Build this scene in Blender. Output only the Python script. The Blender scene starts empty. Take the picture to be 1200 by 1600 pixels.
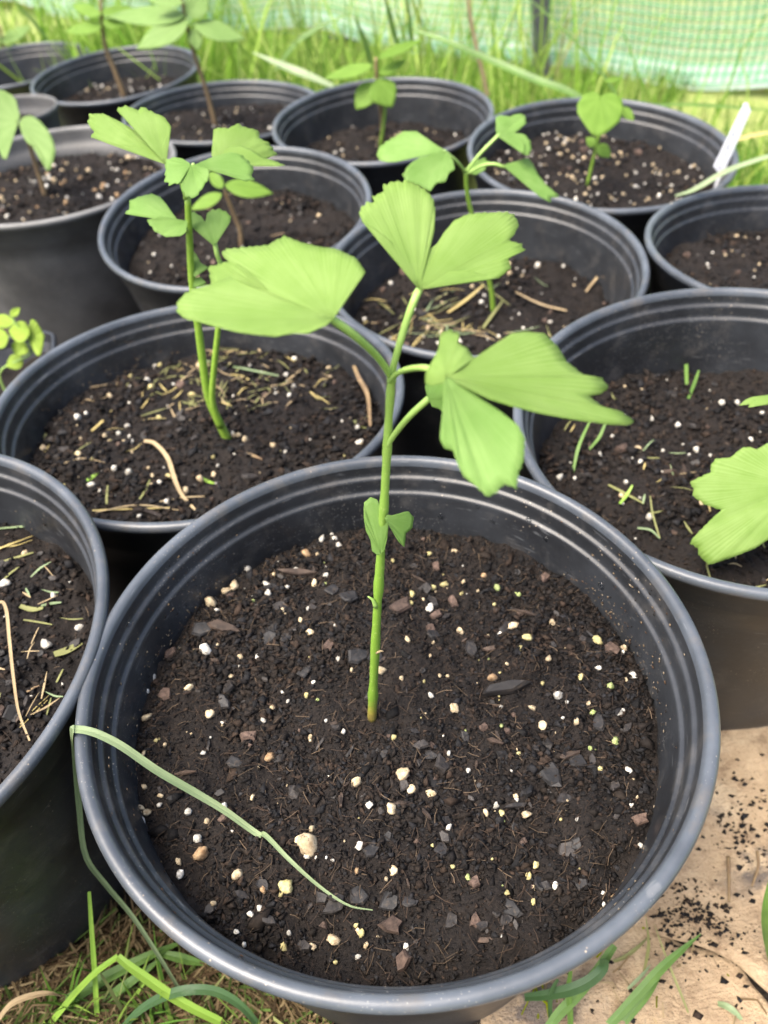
import bpy, math, random
import numpy as np
from mathutils import Vector, Matrix, Quaternion
random.seed(7); RNG = np.random.default_rng(7)
R_ = math.radians
sc = bpy.context.scene
col = sc.collection

# ------------------------------------------------------------------ camera
CAMZ = 0.5483; PITCH = 0.746538; ROLL = -0.0887038; FPX = 1246.26
fw = Vector((0, math.cos(PITCH), -math.sin(PITCH))); up0 = Vector((0, math.sin(PITCH), math.cos(PITCH))); rt0 = Vector((1, 0, 0))
cr, sr = math.cos(ROLL), math.sin(ROLL)
crt = cr*rt0 + sr*up0; cup = -sr*rt0 + cr*up0
CAM = Vector((0, 0, CAMZ))
cd = bpy.data.cameras.new('camera'); co = bpy.data.objects.new('camera', cd); col.objects.link(co)
co.matrix_world = Matrix(((crt.x, cup.x, -fw.x, CAM.x), (crt.y, cup.y, -fw.y, CAM.y), (crt.z, cup.z, -fw.z, CAM.z), (0, 0, 0, 1)))
cd.sensor_fit = 'VERTICAL'; cd.sensor_height = 9.6; cd.sensor_width = 7.2; cd.lens = FPX/1600*9.6
cd.clip_start = 0.01; cd.clip_end = 300
cd.dof.use_dof = True; cd.dof.focus_distance = 0.355; cd.dof.aperture_fstop = 2.35
sc.camera = co

# ------------------------------------------------------------------ light
SUN_EL, SUN_AZ = R_(64), R_(-118)           # azimuth from +Y towards +X
SUN_E, SKY_E, EXPO = 2.3, 0.15, 1.54
w = bpy.data.worlds.new('World'); sc.world = w; w.use_nodes = True
nt = w.node_tree; nt.nodes.clear()
sky = nt.nodes.new('ShaderNodeTexSky'); sky.sky_type = 'NISHITA'; sky.sun_disc = False
sky.sun_elevation = SUN_EL; sky.sun_rotation = SUN_AZ; sky.air_density = 1.0; sky.dust_density = 6.0; sky.ozone_density = 1.0
bg = nt.nodes.new('ShaderNodeBackground'); bg.inputs[1].default_value = SKY_E
wo = nt.nodes.new('ShaderNodeOutputWorld'); nt.links.new(sky.outputs[0], bg.inputs[0]); nt.links.new(bg.outputs[0], wo.inputs[0])
sl = bpy.data.lights.new('sun', 'SUN'); sl.energy = SUN_E; sl.angle = R_(36); sl.color = (1, .93, .82)
so = bpy.data.objects.new('sun', sl); col.objects.link(so)
sdir = Vector((math.sin(SUN_AZ)*math.cos(SUN_EL), math.cos(SUN_AZ)*math.cos(SUN_EL), math.sin(SUN_EL)))
so.rotation_euler = sdir.to_track_quat('Z', 'Y').to_euler(); so.location = (0, 0, 4)
vs = sc.view_settings; vs.view_transform = 'Standard'; vs.look = 'None'; vs.exposure = EXPO; vs.gamma = 1; vs.use_curve_mapping = False
sc.cycles.max_bounces = 8; sc.cycles.transparent_max_bounces = 16

# ------------------------------------------------------------------ pixels (of the 1200x1600 picture) to points
def ray(p):
    u = (p[0]-600)/FPX; v = -(p[1]-800)/FPX
    return fw + u*crt + v*cup
def onz(p, z): d = ray(p); return CAM + d*((z-CAMZ)/d.z)
def ony(p, y): d = ray(p); return CAM + d*(y/d.y)
def onpl(p, q, n): d = ray(p); return CAM + d*((q-CAM).dot(n)/d.dot(n))
def zm(ox, oy, s, pts): return [(ox+x/s, oy+y/s) for x, y in pts]
def pxm(P): return (P-CAM).dot(fw)/FPX        # metres per pixel at a point

# ------------------------------------------------------------------ helpers
def tag(o, label=None, cat=None, group=None, kind=None):
    if label: o['label'] = label
    if cat: o['category'] = cat
    if group: o['group'] = group
    if kind: o['kind'] = kind
    return o
def link(name, data, parent=None, loc=None):
    o = bpy.data.objects.new(name, data); col.objects.link(o)
    if parent: o.parent = parent
    if loc is not None: o.location = loc
    return o
def empty(name, loc, label, cat, group=None):
    o = link(name, None, None, loc); o.empty_display_size = .02
    return tag(o, label, cat, group)
def mesh(name, V, F, mat=None, smooth=True):
    me = bpy.data.meshes.new(name); me.from_pydata([tuple(v) for v in V], [], F)
    if mat: me.materials.append(mat)
    if smooth: me.polygons.foreach_set('use_smooth', [True]*len(me.polygons))
    me.update(); return me
def trimesh(name, V, F, mat, colr=None, smooth=False):
    me = bpy.data.meshes.new(name); nv, nf = len(V), len(F)
    me.vertices.add(nv); me.vertices.foreach_set('co', np.ascontiguousarray(V, np.float32).ravel())
    me.loops.add(nf*3); me.loops.foreach_set('vertex_index', np.ascontiguousarray(F, np.int32).ravel())
    me.polygons.add(nf); me.polygons.foreach_set('loop_start', np.arange(0, nf*3, 3, dtype=np.int32))
    me.polygons.foreach_set('loop_total', np.full(nf, 3, np.int32))
    if smooth: me.polygons.foreach_set('use_smooth', np.ones(nf, bool))
    me.materials.append(mat); me.update(calc_edges=True)
    if colr is not None:
        a = me.attributes.new('Col', 'FLOAT_COLOR', 'POINT')
        a.data.foreach_set('color', np.c_[colr, np.ones(nv)].astype(np.float32).ravel())
    return me
def vnoise(x, y, seed=0):
    r = np.random.default_rng(seed).random((64, 64))
    xi = np.floor(x).astype(int); yi = np.floor(y).astype(int); fx = x-xi; fy = y-yi
    fx = fx*fx*(3-2*fx); fy = fy*fy*(3-2*fy)
    g = lambda a, b: r[a % 64, b % 64]
    return (g(xi, yi)*(1-fx)+g(xi+1, yi)*fx)*(1-fy)+(g(xi, yi+1)*(1-fx)+g(xi+1, yi+1)*fx)*fy - .5
def fbm(x, y, f, o, seed=0):
    s = 0; a = 1
    for i in range(o): s = s + a*vnoise(x*f+i*7.3+20, y*f+i*3.1+20, seed+i); f *= 2.1; a *= .55
    return s
def catmull(P, n):
    P = [Vector(p) for p in P]
    if len(P) < 3:
        return [P[0].lerp(P[-1], i/(n-1)) for i in range(n)]
    Q = [P[0]*2-P[1]]+P+[P[-1]*2-P[-2]]; L = len(P)-1; out = []
    for i in range(n):
        t = i/(n-1)*L; k = min(int(t), L-1); t -= k; a, b, c, d = Q[k:k+4]
        out.append(.5*((2*b)+(c-a)*t+(2*a-5*b+4*c-d)*t*t+(3*b-a-3*c+d)*t**3))
    return out
def tube(name, P, r0, r1, mat, parent=None, n=14, seg=8, org=Vector(), rf=None):
    C = catmull(P, n); V = []; F = []
    for i, c in enumerate(C):
        T = (C[min(i+1, n-1)]-C[max(i-1, 0)]).normalized()
        a = T.cross(Vector((.31, -.9, .2))).normalized(); b = T.cross(a)
        r = r0+(r1-r0)*i/(n-1)
        if rf: r *= rf(i/(n-1))
        for k in range(seg):
            q = 2*math.pi*k/seg; V.append(c+(a*math.cos(q)+b*math.sin(q))*r-org)
    for i in range(n-1):
        for k in range(seg): F.append((i*seg+k, i*seg+(k+1) % seg, (i+1)*seg+(k+1) % seg, (i+1)*seg+k))
    F.append(tuple(range(seg))[::-1]); F.append(tuple((n-1)*seg+k for k in range(seg)))
    return link(name, mesh(name, V, F, mat), parent)

# ------------------------------------------------------------------ materials
def mat_new(name):
    m = bpy.data.materials.new(name); m.use_nodes = True; t = m.node_tree; t.nodes.clear()
    out = t.nodes.new('ShaderNodeOutputMaterial'); return m, t, out
class NB:
    def __init__(s, t): s.t = t
    def n(s, ty, **k):
        o = s.t.nodes.new(ty)
        for a, b in k.items():
            if a.startswith('i_'):
                key = a[2:]; key = int(key) if key.isdigit() else key.replace('_', ' ')
                o.inputs[key].default_value = b
            else: setattr(o, a, b)
        return o
    def l(s, a, b): s.t.links.new(a, b)
    def noise(s, vec, scale, detail=4, rough=.6):
        o = s.n('ShaderNodeTexNoise'); o.inputs['Scale'].default_value = scale; o.inputs['Detail'].default_value = detail; o.inputs['Roughness'].default_value = rough
        s.l(vec, o.inputs['Vector']); return o
    def ramp(s, fac, stops):
        o = s.n('ShaderNodeValToRGB'); e = o.color_ramp.elements
        while len(e) < len(stops): e.new(.5)
        for el, (p, c) in zip(e, stops): el.position = p; el.color = (*c, 1) if len(c) == 3 else c
        s.l(fac, o.inputs[0]); return o
    def mix(s, fac, a, b, mode='MIX'):
        o = s.n('ShaderNodeMix', data_type='RGBA', blend_type=mode)
        for inp, v in ((o.inputs[0], fac), (o.inputs[6], a), (o.inputs[7], b)):
            if hasattr(v, 'links'): s.l(v, inp)
            elif isinstance(v, (int, float)): inp.default_value = v
            else: inp.default_value = (*v, 1)
        return o.outputs[2]
    def bump(s, h, dist, strength=1):
        o = s.n('ShaderNodeBump'); o.inputs['Distance'].default_value = dist; o.inputs['Strength'].default_value = strength; s.l(h, o.inputs['Height']); return o.outputs[0]
G = lambda v: (v, v, v)

def m_plastic(name, base, rough, dust=.5, cool=(.055, .066, .082)):
    m, t, out = mat_new(name); b = NB(t); tc = b.n('ShaderNodeTexCoord').outputs['Object']
    p = b.n('ShaderNodeBsdfPrincipled')
    n1 = b.noise(tc, 18, 5); n2 = b.noise(tc, 260, 3, .7); n3 = b.noise(tc, 45, 6, .7)
    c = b.mix(b.ramp(n1.outputs[0], [(.38, G(0)), (.68, G(1))]).outputs[0], base, tuple(x*1.5 for x in cool))
    dm = b.ramp(n3.outputs[0], [(.52, G(0)), (.72, G(dust))]).outputs[0]
    c = b.mix(dm, c, (.095, .088, .08))
    v = b.n('ShaderNodeTexVoronoi'); v.inputs['Scale'].default_value = 240; b.l(tc, v.inputs['Vector'])
    sp = b.ramp(v.outputs['Distance'], [(.05, G(1)), (.13, G(0))]).outputs[0]
    gate = b.ramp(b.noise(tc, 30, 3).outputs[0], [(.50, G(0)), (.58, G(1))]).outputs[0]
    spm = b.mix(1, sp, gate, 'MULTIPLY')
    c = b.mix(spm, c, (.30, .25, .19))
    # fine scuffs, stretched along the wall
    mp = b.n('ShaderNodeMapping'); mp.inputs['Scale'].default_value = (60, 60, 700); mp.inputs['Rotation'].default_value = (.25, .1, 0); b.l(tc, mp.inputs[0])
    s1 = b.noise(mp.outputs[0], 1, 2); sm = b.ramp(s1.outputs[0], [(.66, G(0)), (.72, G(.35))]).outputs[0]
    c = b.mix(sm, c, (.16, .165, .17))
    v2 = b.n('ShaderNodeTexVoronoi'); v2.inputs['Scale'].default_value = 520; b.l(tc, v2.inputs['Vector'])
    sp2 = b.mix(1, b.ramp(v2.outputs['Distance'], [(.08, G(.8)), (.2, G(0))]).outputs[0], b.ramp(b.noise(tc, 14, 4).outputs[0], [(.46, G(0)), (.6, G(1))]).outputs[0], 'MULTIPLY')
    c = b.mix(sp2, c, (.26, .25, .23))
    b.l(c, p.inputs['Base Color'])
    rr = b.n('ShaderNodeMapRange'); rr.inputs[3].default_value = rough-.1; rr.inputs[4].default_value = rough+.14; b.l(n1.outputs[0], rr.inputs[0]); b.l(rr.outputs[0], p.inputs['Roughness'])
    p.inputs['Specular IOR Level'].default_value = .5
    b.l(b.bump(n2.outputs[0], .0003, .35), p.inputs['Normal'])
    b.l(p.outputs[0], out.inputs[0]); return m
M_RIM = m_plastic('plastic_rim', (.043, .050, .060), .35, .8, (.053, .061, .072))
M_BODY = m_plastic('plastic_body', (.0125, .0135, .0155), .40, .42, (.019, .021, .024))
M_OLDBODY = m_plastic('plastic_weathered', (.050, .050, .050), .55, .4, (.058, .058, .058))
M_OLDRIM = m_plastic('plastic_rim_weathered', (.095, .095, .093), .5, .5, (.11, .11, .108))

def m_vcol(name, rough=.85, spec=.3, bumps=900, mult=1.0, bd=.0004):
    m, t, out = mat_new(name); b = NB(t); p = b.n('ShaderNodeBsdfPrincipled')
    a = b.n('ShaderNodeAttribute', attribute_name='Col'); tc = b.n('ShaderNodeTexCoord').outputs['Object']
    n = b.noise(tc, bumps, 3)
    mult *= .72
    c = b.mix(1, a.outputs['Color'], b.ramp(n.outputs[0], [(.3, G(.6*mult)), (.7, G(1.3*mult))]).outputs[0], 'MULTIPLY')
    b.l(c, p.inputs['Base Color']); p.inputs['Roughness'].default_value = rough; p.inputs['Specular IOR Level'].default_value = spec
    b.l(b.bump(n.outputs[0], bd, .6), p.inputs['Normal']); b.l(p.outputs[0], out.inputs[0]); return m
M_CRUMB = m_vcol('soil_crumb', .85, .18)
def m_soil():
    m, t, out = mat_new('potting_soil'); b = NB(t); p = b.n('ShaderNodeBsdfPrincipled'); tc = b.n('ShaderNodeTexCoord').outputs['Object']
    n1 = b.noise(tc, 40, 5); n2 = b.noise(tc, 700, 4, .7)
    c = b.ramp(n2.outputs[0], [(.3, (.004, .0035, .0035)), (.55, (.011, .009, .0082)), (.75, (.025, .019, .0155))]).outputs[0]
    c = b.mix(b.ramp(n1.outputs[0], [(.4, G(0)), (.7, G(.5))]).outputs[0], c, (.020, .015, .012))
    b.l(c, p.inputs['Base Color']); p.inputs['Roughness'].default_value = .9; p.inputs['Specular IOR Level'].default_value = .2
    b.l(b.bump(n2.outputs[0], .0012, .8), p.inputs['Normal']); b.l(p.outputs[0], out.inputs[0]); return m
M_SOIL = m_soil()
def m_rock(name, c1, c2, rough=.8, scale=350, bd=.0006, spec=.35, dirtm=.75):
    m, t, out = mat_new(name); b = NB(t); p = b.n('ShaderNodeBsdfPrincipled'); tc = b.n('ShaderNodeTexCoord').outputs['Object']
    oi = b.n('ShaderNodeObjectInfo'); va = b.n('ShaderNodeVectorMath', operation='ADD'); b.l(tc, va.inputs[0]); b.l(oi.outputs['Random'], va.inputs[1])
    n = b.noise(va.outputs[0], scale, 4, .65)
    c = b.ramp(n.outputs[0], [(.32, c1), (.68, c2)]).outputs[0]
    dn = b.noise(va.outputs[0], scale*2.3, 5, .7); dirt = b.ramp(dn.outputs[0], [(.56, G(0)), (.66, G(dirtm))]).outputs[0]; c = b.mix(dirt, c, (.06, .045, .032))
    k = b.n('ShaderNodeMapRange'); k.inputs[3].default_value = .62; k.inputs[4].default_value = 1.2; b.l(oi.outputs['Random'], k.inputs[0])
    c = b.mix(1, c, k.outputs[0], 'MULTIPLY')
    b.l(c, p.inputs['Base Color']); p.inputs['Roughness'].default_value = rough; p.inputs['Specular IOR Level'].default_value = spec
    b.l(b.bump(n.outputs[0], bd, .8), p.inputs['Normal']); b.l(p.outputs[0], out.inputs[0]); return m
# granule pits come from object space of a unit mesh, so the scale is small there
M_PW = m_rock('perlite_white', (.32, .29, .23), (.68, .66, .60), .9, 2.6, .0006)
M_PC = m_rock('perlite_cream', (.28, .20, .11), (.60, .50, .33), .9, 2.4, .0006)
M_PY = m_rock('perlite_yellow', (.24, .20, .07), (.54, .48, .24), .9, 2.4, .0006)
M_PG = m_rock('perlite_algae', (.12, .17, .04), (.42, .46, .20), .9, 2.2, .0006)
M_PO = m_rock('perlite_tan', (.20, .11, .05), (.50, .35, .20), .9, 2.2, .0006)
M_BARK = m_rock('bark_dark', (.008, .007, .007), (.035, .030, .027), .6, 3.5, .0006)
M_WOOD = m_rock('wood_brown', (.018, .012, .009), (.075, .05, .036), .75, 3.0, .0006)
M_SLATE = m_rock('slate', (.006, .0058, .006), (.022, .0205, .0205), .6, 2.5, .0006)
M_STONE = m_rock('brown_stone', (.035, .022, .017), (.115, .076, .058), .85, 4, .0006)
def m_blade(name, c1, c2, trans=.3, rough=.5, sc_=300):
    m, t, out = mat_new(name); b = NB(t); p = b.n('ShaderNodeBsdfPrincipled'); tc = b.n('ShaderNodeTexCoord')
    mp = b.n('ShaderNodeMapping'); mp.inputs['Scale'].default_value = (24, 3, 1); b.l(tc.outputs['UV'], mp.inputs[0])
    n = b.noise(mp.outputs[0], 1, 3); n2 = b.noise(tc.outputs['Object'], 25, 3)
    f = b.mix(.5, n.outputs[0], n2.outputs[0])
    c = b.ramp(f, [(.35, c1), (.65, c2)]).outputs[0]
    b.l(c, p.inputs['Base Color']); p.inputs['Roughness'].default_value = rough; b.l(b.bump(n.outputs[0], .0003, .5), p.inputs['Normal'])
    tr = b.n('ShaderNodeBsdfTranslucent'); b.l(b.mix(.5, c, tuple(min(1, x*1.6) for x in c2)), tr.inputs[0])
    mx = b.n('ShaderNodeMixShader'); mx.inputs[0].default_value = trans; b.l(p.outputs[0], mx.inputs[1]); b.l(tr.outputs[0], mx.inputs[2]); b.l(mx.outputs[0], out.inputs[0]); return m
M_GRASS = m_blade('grass_green', (.07, .15, .028), (.15, .27, .05))
M_GRASSB = m_blade('grass_bright', (.20, .36, .04), (.30, .46, .07))
M_GRASSD = m_blade('grass_bluegreen', (.035, .09, .03), (.075, .15, .05))
M_PALE = m_blade('grass_pale', (.17, .24, .12), (.30, .38, .20))
M_DRAPE = m_blade('grass_drying', (.085, .13, .055), (.22, .28, .14), .15, .6)
M_DRY = m_blade('grass_dry', (.24, .17, .09), (.42, .33, .19), .15, .8)
M_STRAW = m_blade('straw_yellow', (.30, .23, .08), (.46, .38, .15), .15, .7)
M_DULL = m_blade('grass_wilted', (.14, .15, .05), (.27, .27, .10), .2, .7)
def m_leaf(name, c1, c2, trc, trans=.42, veins=70):
    m, t, out = mat_new(name); b = NB(t); p = b.n('ShaderNodeBsdfPrincipled'); tc = b.n('ShaderNodeTexCoord')
    sx = b.n('ShaderNodeSeparateXYZ'); b.l(tc.outputs['UV'], sx.inputs[0])
    n2 = b.noise(tc.outputs['Object'], 60, 4)
    mu = b.n('ShaderNodeMath', operation='MULTIPLY_ADD'); b.l(sx.outputs[0], mu.inputs[0]); mu.inputs[1].default_value = veins*6.283; b.l(n2.outputs[0], mu.inputs[2])
    sn = b.n('ShaderNodeMath', operation='SINE'); b.l(mu.outputs[0], sn.inputs[0])
    mp = b.n('ShaderNodeMapping'); mp.inputs['Scale'].default_value = (110, 1.2, 1); b.l(tc.outputs['UV'], mp.inputs[0])
    n3 = b.noise(mp.outputs[0], 1, 3)
    h = b.n('ShaderNodeMath', operation='MULTIPLY_ADD'); b.l(sn.outputs[0], h.inputs[0]); h.inputs[1].default_value = .22; b.l(n3.outputs[0], h.inputs[2])
    f = b.n('ShaderNodeMath', operation='MULTIPLY_ADD'); b.l(sn.outputs[0], f.inputs[0]); f.inputs[1].default_value = .08; b.l(b.mix(.5, n2.outputs[0], n3.outputs[0]), f.inputs[2])
    c = b.ramp(f.outputs[0], [(.33, c1), (.68, c2)]).outputs[0]
    b.l(c, p.inputs['Base Color']); p.inputs['Roughness'].default_value = .55; p.inputs['Specular IOR Level'].default_value = .22
    b.l(b.bump(h.outputs[0], .00035, .5), p.inputs['Normal'])
    tr = b.n('ShaderNodeBsdfTranslucent'); b.l(b.mix(.35, trc, c), tr.inputs[0])
    mx = b.n('ShaderNodeMixShader'); mx.inputs[0].default_value = trans; b.l(p.outputs[0], mx.inputs[1]); b.l(tr.outputs[0], mx.inputs[2]); b.l(mx.outputs[0], out.inputs[0]); return m
M_GINK = m_leaf('ginkgo_leaf', (.165, .285, .052), (.27, .395, .115), (.40, .50, .10), .46)
M_GINKB = m_leaf('ginkgo_leaf_cooler', (.135, .27, .05), (.245, .385, .115), (.32, .48, .09))
M_OVATE = m_leaf('ovate_leaf', (.14, .26, .035), (.21, .35, .06), (.32, .48, .06), .46, 8)
M_WEED = m_leaf('weed_leaf', (.22, .34, .035), (.30, .42, .06), (.42, .54, .06), .42, 6)
M_OVATEP = m_leaf('ovate_leaf_pale', (.18, .30, .085), (.26, .39, .13), (.36, .50, .12), .48, 8)
def m_simple(name, c, rough=.6, c2=None, scale=200, trans=0):
    m, t, out = mat_new(name); b = NB(t); p = b.n('ShaderNodeBsdfPrincipled'); tc = b.n('ShaderNodeTexCoord').outputs['Object']
    n = b.noise(tc, scale, 4); cc = b.ramp(n.outputs[0], [(.3, c), (.7, c2 or tuple(min(1, x*1.35) for x in c))]).outputs[0]
    b.l(cc, p.inputs['Base Color']); p.inputs['Roughness'].default_value = rough; b.l(b.bump(n.outputs[0], .0004, .4), p.inputs['Normal'])
    b.l(p.outputs[0], out.inputs[0]); return m
M_STEM = m_simple('green_stem', (.14, .26, .022), .45, (.21, .33, .045), 300)
def m_stem_grad():
    m, t, out = mat_new('ginkgo_stem'); b = NB(t); p = b.n('ShaderNodeBsdfPrincipled'); tc = b.n('ShaderNodeTexCoord').outputs['Object']
    sx = b.n('ShaderNodeSeparateXYZ'); b.l(tc, sx.inputs[0]); n = b.noise(tc, 240, 4); n2 = b.noise(tc, 900, 2)
    a = b.n('ShaderNodeMath', operation='MULTIPLY_ADD'); b.l(n.outputs[0], a.inputs[0]); a.inputs[1].default_value = .02; b.l(sx.outputs[2], a.inputs[2])
    mr = b.n('ShaderNodeMapRange'); mr.inputs[1].default_value = .0; mr.inputs[2].default_value = .22; b.l(a.outputs[0], mr.inputs[0])
    c = b.ramp(mr.outputs[0], [(.03, (.09, .06, .025)), (.075, (.24, .20, .035)), (.13, (.14, .25, .025)), (.55, (.16, .29, .035)), (.98, (.23, .36, .075))]).outputs[0]
    c = b.mix(b.ramp(n2.outputs[0], [(.6, G(0)), (.72, G(.6))]).outputs[0], c, (.34, .42, .14))
    b.l(c, p.inputs['Base Color']); p.inputs['Roughness'].default_value = .5; b.l(b.bump(n.outputs[0], .0006, .5), p.inputs['Normal']); b.l(p.outputs[0], out.inputs[0]); return m
M_STEMG = m_stem_grad()
M_STEMLOW = m_simple('stem_foot', (.28, .22, .03), .55, (.22, .34, .03), 250)
M_PET = m_simple('petiole', (.22, .36, .08), .45, (.28, .42, .11), 300)
M_TWIG = m_simple('brown_stem', (.14, .085, .045), .7, (.24, .17, .08), 250)
M_TAG = m_simple('white_tag', (.74, .76, .80), .45, (.82, .84, .88), 60)
M_INK = m_simple('faded_ink', (.16, .155, .19), .8)
M_POST = m_simple('dark_post', (.045, .048, .055), .5, (.07, .075, .082), 80)
M_RAIL = m_simple('dark_rail', (.02, .045, .035), .6)
M_STRAND = m_simple('net_strand', (.03, .24, .10), .5, (.06, .30, .15), 30)
def m_water():
    m, t, out = mat_new('water_drop'); b = NB(t); p = b.n('ShaderNodeBsdfPrincipled'); p.inputs['Base Color'].default_value = (.9, .93, .95, 1)
    p.inputs['Roughness'].default_value = .03; p.inputs['Transmission Weight'].default_value = 1; p.inputs['IOR'].default_value = 1.33; b.l(p.outputs[0], out.inputs[0]); return m
M_WATER = m_water()
def m_film(name, alpha, c, c2):
    m, t, out = mat_new(name); b = NB(t); tc = b.n('ShaderNodeTexCoord').outputs['Object']
    mp = b.n('ShaderNodeMapping'); mp.inputs['Scale'].default_value = (2, 2, 22); b.l(tc, mp.inputs[0]); n = b.noise(mp.outputs[0], 2.2, 4)
    cc = b.ramp(n.outputs[0], [(.35, c), (.65, c2)]).outputs[0]
    tp = b.n('ShaderNodeBsdfTransparent'); tl = b.n('ShaderNodeBsdfTranslucent'); df = b.n('ShaderNodeBsdfDiffuse'); gl = b.n('ShaderNodeBsdfGlossy'); gl.inputs['Roughness'].default_value = .3
    b.l(cc, tl.inputs[0]); b.l(cc, df.inputs[0]); tp.inputs[0].default_value = (.93, .99, .90, 1)
    m1 = b.n('ShaderNodeMixShader'); m1.inputs[0].default_value = .5; b.l(tl.outputs[0], m1.inputs[1]); b.l(df.outputs[0], m1.inputs[2])
    m2 = b.n('ShaderNodeMixShader'); m2.inputs[0].default_value = .06; b.l(m1.outputs[0], m2.inputs[1]); b.l(gl.outputs[0], m2.inputs[2])
    m3 = b.n('ShaderNodeMixShader'); fr = b.ramp(n.outputs[0], [(.3, G(alpha-.15)), (.7, G(alpha+.15))]).outputs[0]; b.l(fr, m3.inputs[0]); b.l(tp.outputs[0], m3.inputs[1]); b.l(m2.outputs[0], m3.inputs[2])
    b.l(m3.outputs[0], out.inputs[0]); return m
M_FILM = m_film('net_film', .56, (.84, .94, .66), (.93, .97, .78))
M_HEM = m_film('net_hem', .62, (.56, .80, .70), (.84, .92, .88))
def m_card():
    m, t, out = mat_new('damp_cardboard'); b = NB(t); p = b.n('ShaderNodeBsdfPrincipled'); tc = b.n('ShaderNodeTexCoord').outputs['Object']
    n1 = b.noise(tc, 16, 6, .7); n2 = b.noise(tc, 500, 3); n3 = b.noise(tc, 34, 8, .75); n4 = b.noise(tc, 8, 3)
    c = b.ramp(n1.outputs[0], [(.3, (.28, .20, .12)), (.5, (.42, .31, .19)), (.72, (.56, .45, .30))]).outputs[0]
    c = b.mix(b.ramp(n2.outputs[0], [(.4, G(0)), (.8, G(.35))]).outputs[0], c, (.24, .16, .09))
    st = b.mix(1, b.ramp(n3.outputs[0], [(.44, G(0)), (.56, G(1))]).outputs[0], b.ramp(n4.outputs[0], [(.48, G(0)), (.56, G(.8))]).outputs[0], 'MULTIPLY')
    c = b.mix(st, c, (.045, .043, .05)); c = b.mix(b.ramp(b.noise(tc, 60, 6, .75).outputs[0], [(.50, G(0)), (.64, G(.7))]).outputs[0], c, (.16, .10, .055))
    b.l(c, p.inputs['Base Color']); p.inputs['Roughness'].default_value = .9; mpw = b.n('ShaderNodeMapping'); mpw.inputs['Scale'].default_value = (1, 5, 1); mpw.inputs['Rotation'].default_value = (0, 0, .6); b.l(tc, mpw.inputs[0])
    cr_ = b.noise(mpw.outputs[0], 22, 7, .75); hh = b.mix(.5, n1.outputs[0], cr_.outputs[0]); hh = b.mix(.25, hh, n2.outputs[0])
    b.l(b.bump(hh, .012, .8), p.inputs['Normal']); b.l(p.outputs[0], out.inputs[0]); return m
M_CARD = m_card()
def m_ground(name, stops, s1=6, s2=90):
    m, t, out = mat_new(name); b = NB(t); p = b.n('ShaderNodeBsdfPrincipled'); tc = b.n('ShaderNodeTexCoord').outputs['Object']
    n1 = b.noise(tc, s1, 5); n2 = b.noise(tc, s2, 5, .7); f = b.mix(.55, n1.outputs[0], n2.outputs[0])
    c = b.ramp(f, stops).outputs[0]; b.l(c, p.inputs['Base Color']); p.inputs['Roughness'].default_value = .95
    b.l(b.bump(n2.outputs[0], .02, .8), p.inputs['Normal']); b.l(p.outputs[0], out.inputs[0]); return m
M_GROUND = m_ground('lawn_ground', [(.35, (.16, .22, .05)), (.5, (.26, .32, .08)), (.68, (.42, .38, .17))])
M_DIRT = m_ground('bare_dirt', [(.35, (.018, .013, .009)), (.52, (.04, .03, .02)), (.7, (.09, .065, .04))], 14, 160)
def m_lawn():
    m, t, out = mat_new('lawn_blade'); b = NB(t); a = b.n('ShaderNodeAttribute', attribute_name='Col')
    d = b.n('ShaderNodeBsdfDiffuse'); tr = b.n('ShaderNodeBsdfTranslucent'); b.l(a.outputs['Color'], d.inputs[0]); b.l(a.outputs['Color'], tr.inputs[0])
    mx = b.n('ShaderNodeMixShader'); mx.inputs[0].default_value = .4; b.l(d.outputs[0], mx.inputs[1]); b.l(tr.outputs[0], mx.inputs[2]); b.l(mx.outputs[0], out.inputs[0]); return m
M_LAWN = m_lawn()

# ------------------------------------------------------------------ setting: ground
def grid_sheet(name, x0, x1, y0, y1, nx, ny, zf, mat):
    X, Y = np.meshgrid(np.linspace(x0, x1, nx), np.linspace(y0, y1, ny)); Z = zf(X, Y)
    V = np.c_[X.ravel(), Y.ravel(), Z.ravel()]; F = [(j*nx+i, j*nx+i+1, (j+1)*nx+i+1, (j+1)*nx+i) for j in range(ny-1) for i in range(nx-1)]
    return mesh(name, V, F, mat)
tag(link('ground', mesh('ground', [(-90, -60, -.006), (90, -60, -.006), (90, 160, -.006), (-90, 160, -.006)], [(0, 1, 2, 3)], M_GROUND)), kind='structure')
NETP = Vector((.873, 1.755, 0)); NETD = Vector((1, -.817, 0)).normalized(); NETN = Vector((-NETD.y, NETD.x, 0))  # points away from the camera
tag(link('bare_ground', grid_sheet('bare_ground', -1.1, .72, -.7, 1.7, 90, 80, lambda X, Y: .002+.006*fbm(X, Y, 9, 4, 3)-.014*np.clip((np.maximum(np.abs(X+.19)/.91, np.abs((Y-.5)/1.2))-.8)/.2, 0, 1)-.03*np.clip((X+.5*Y-.82)/.1, 0, 1), M_DIRT)), kind='structure')

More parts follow.
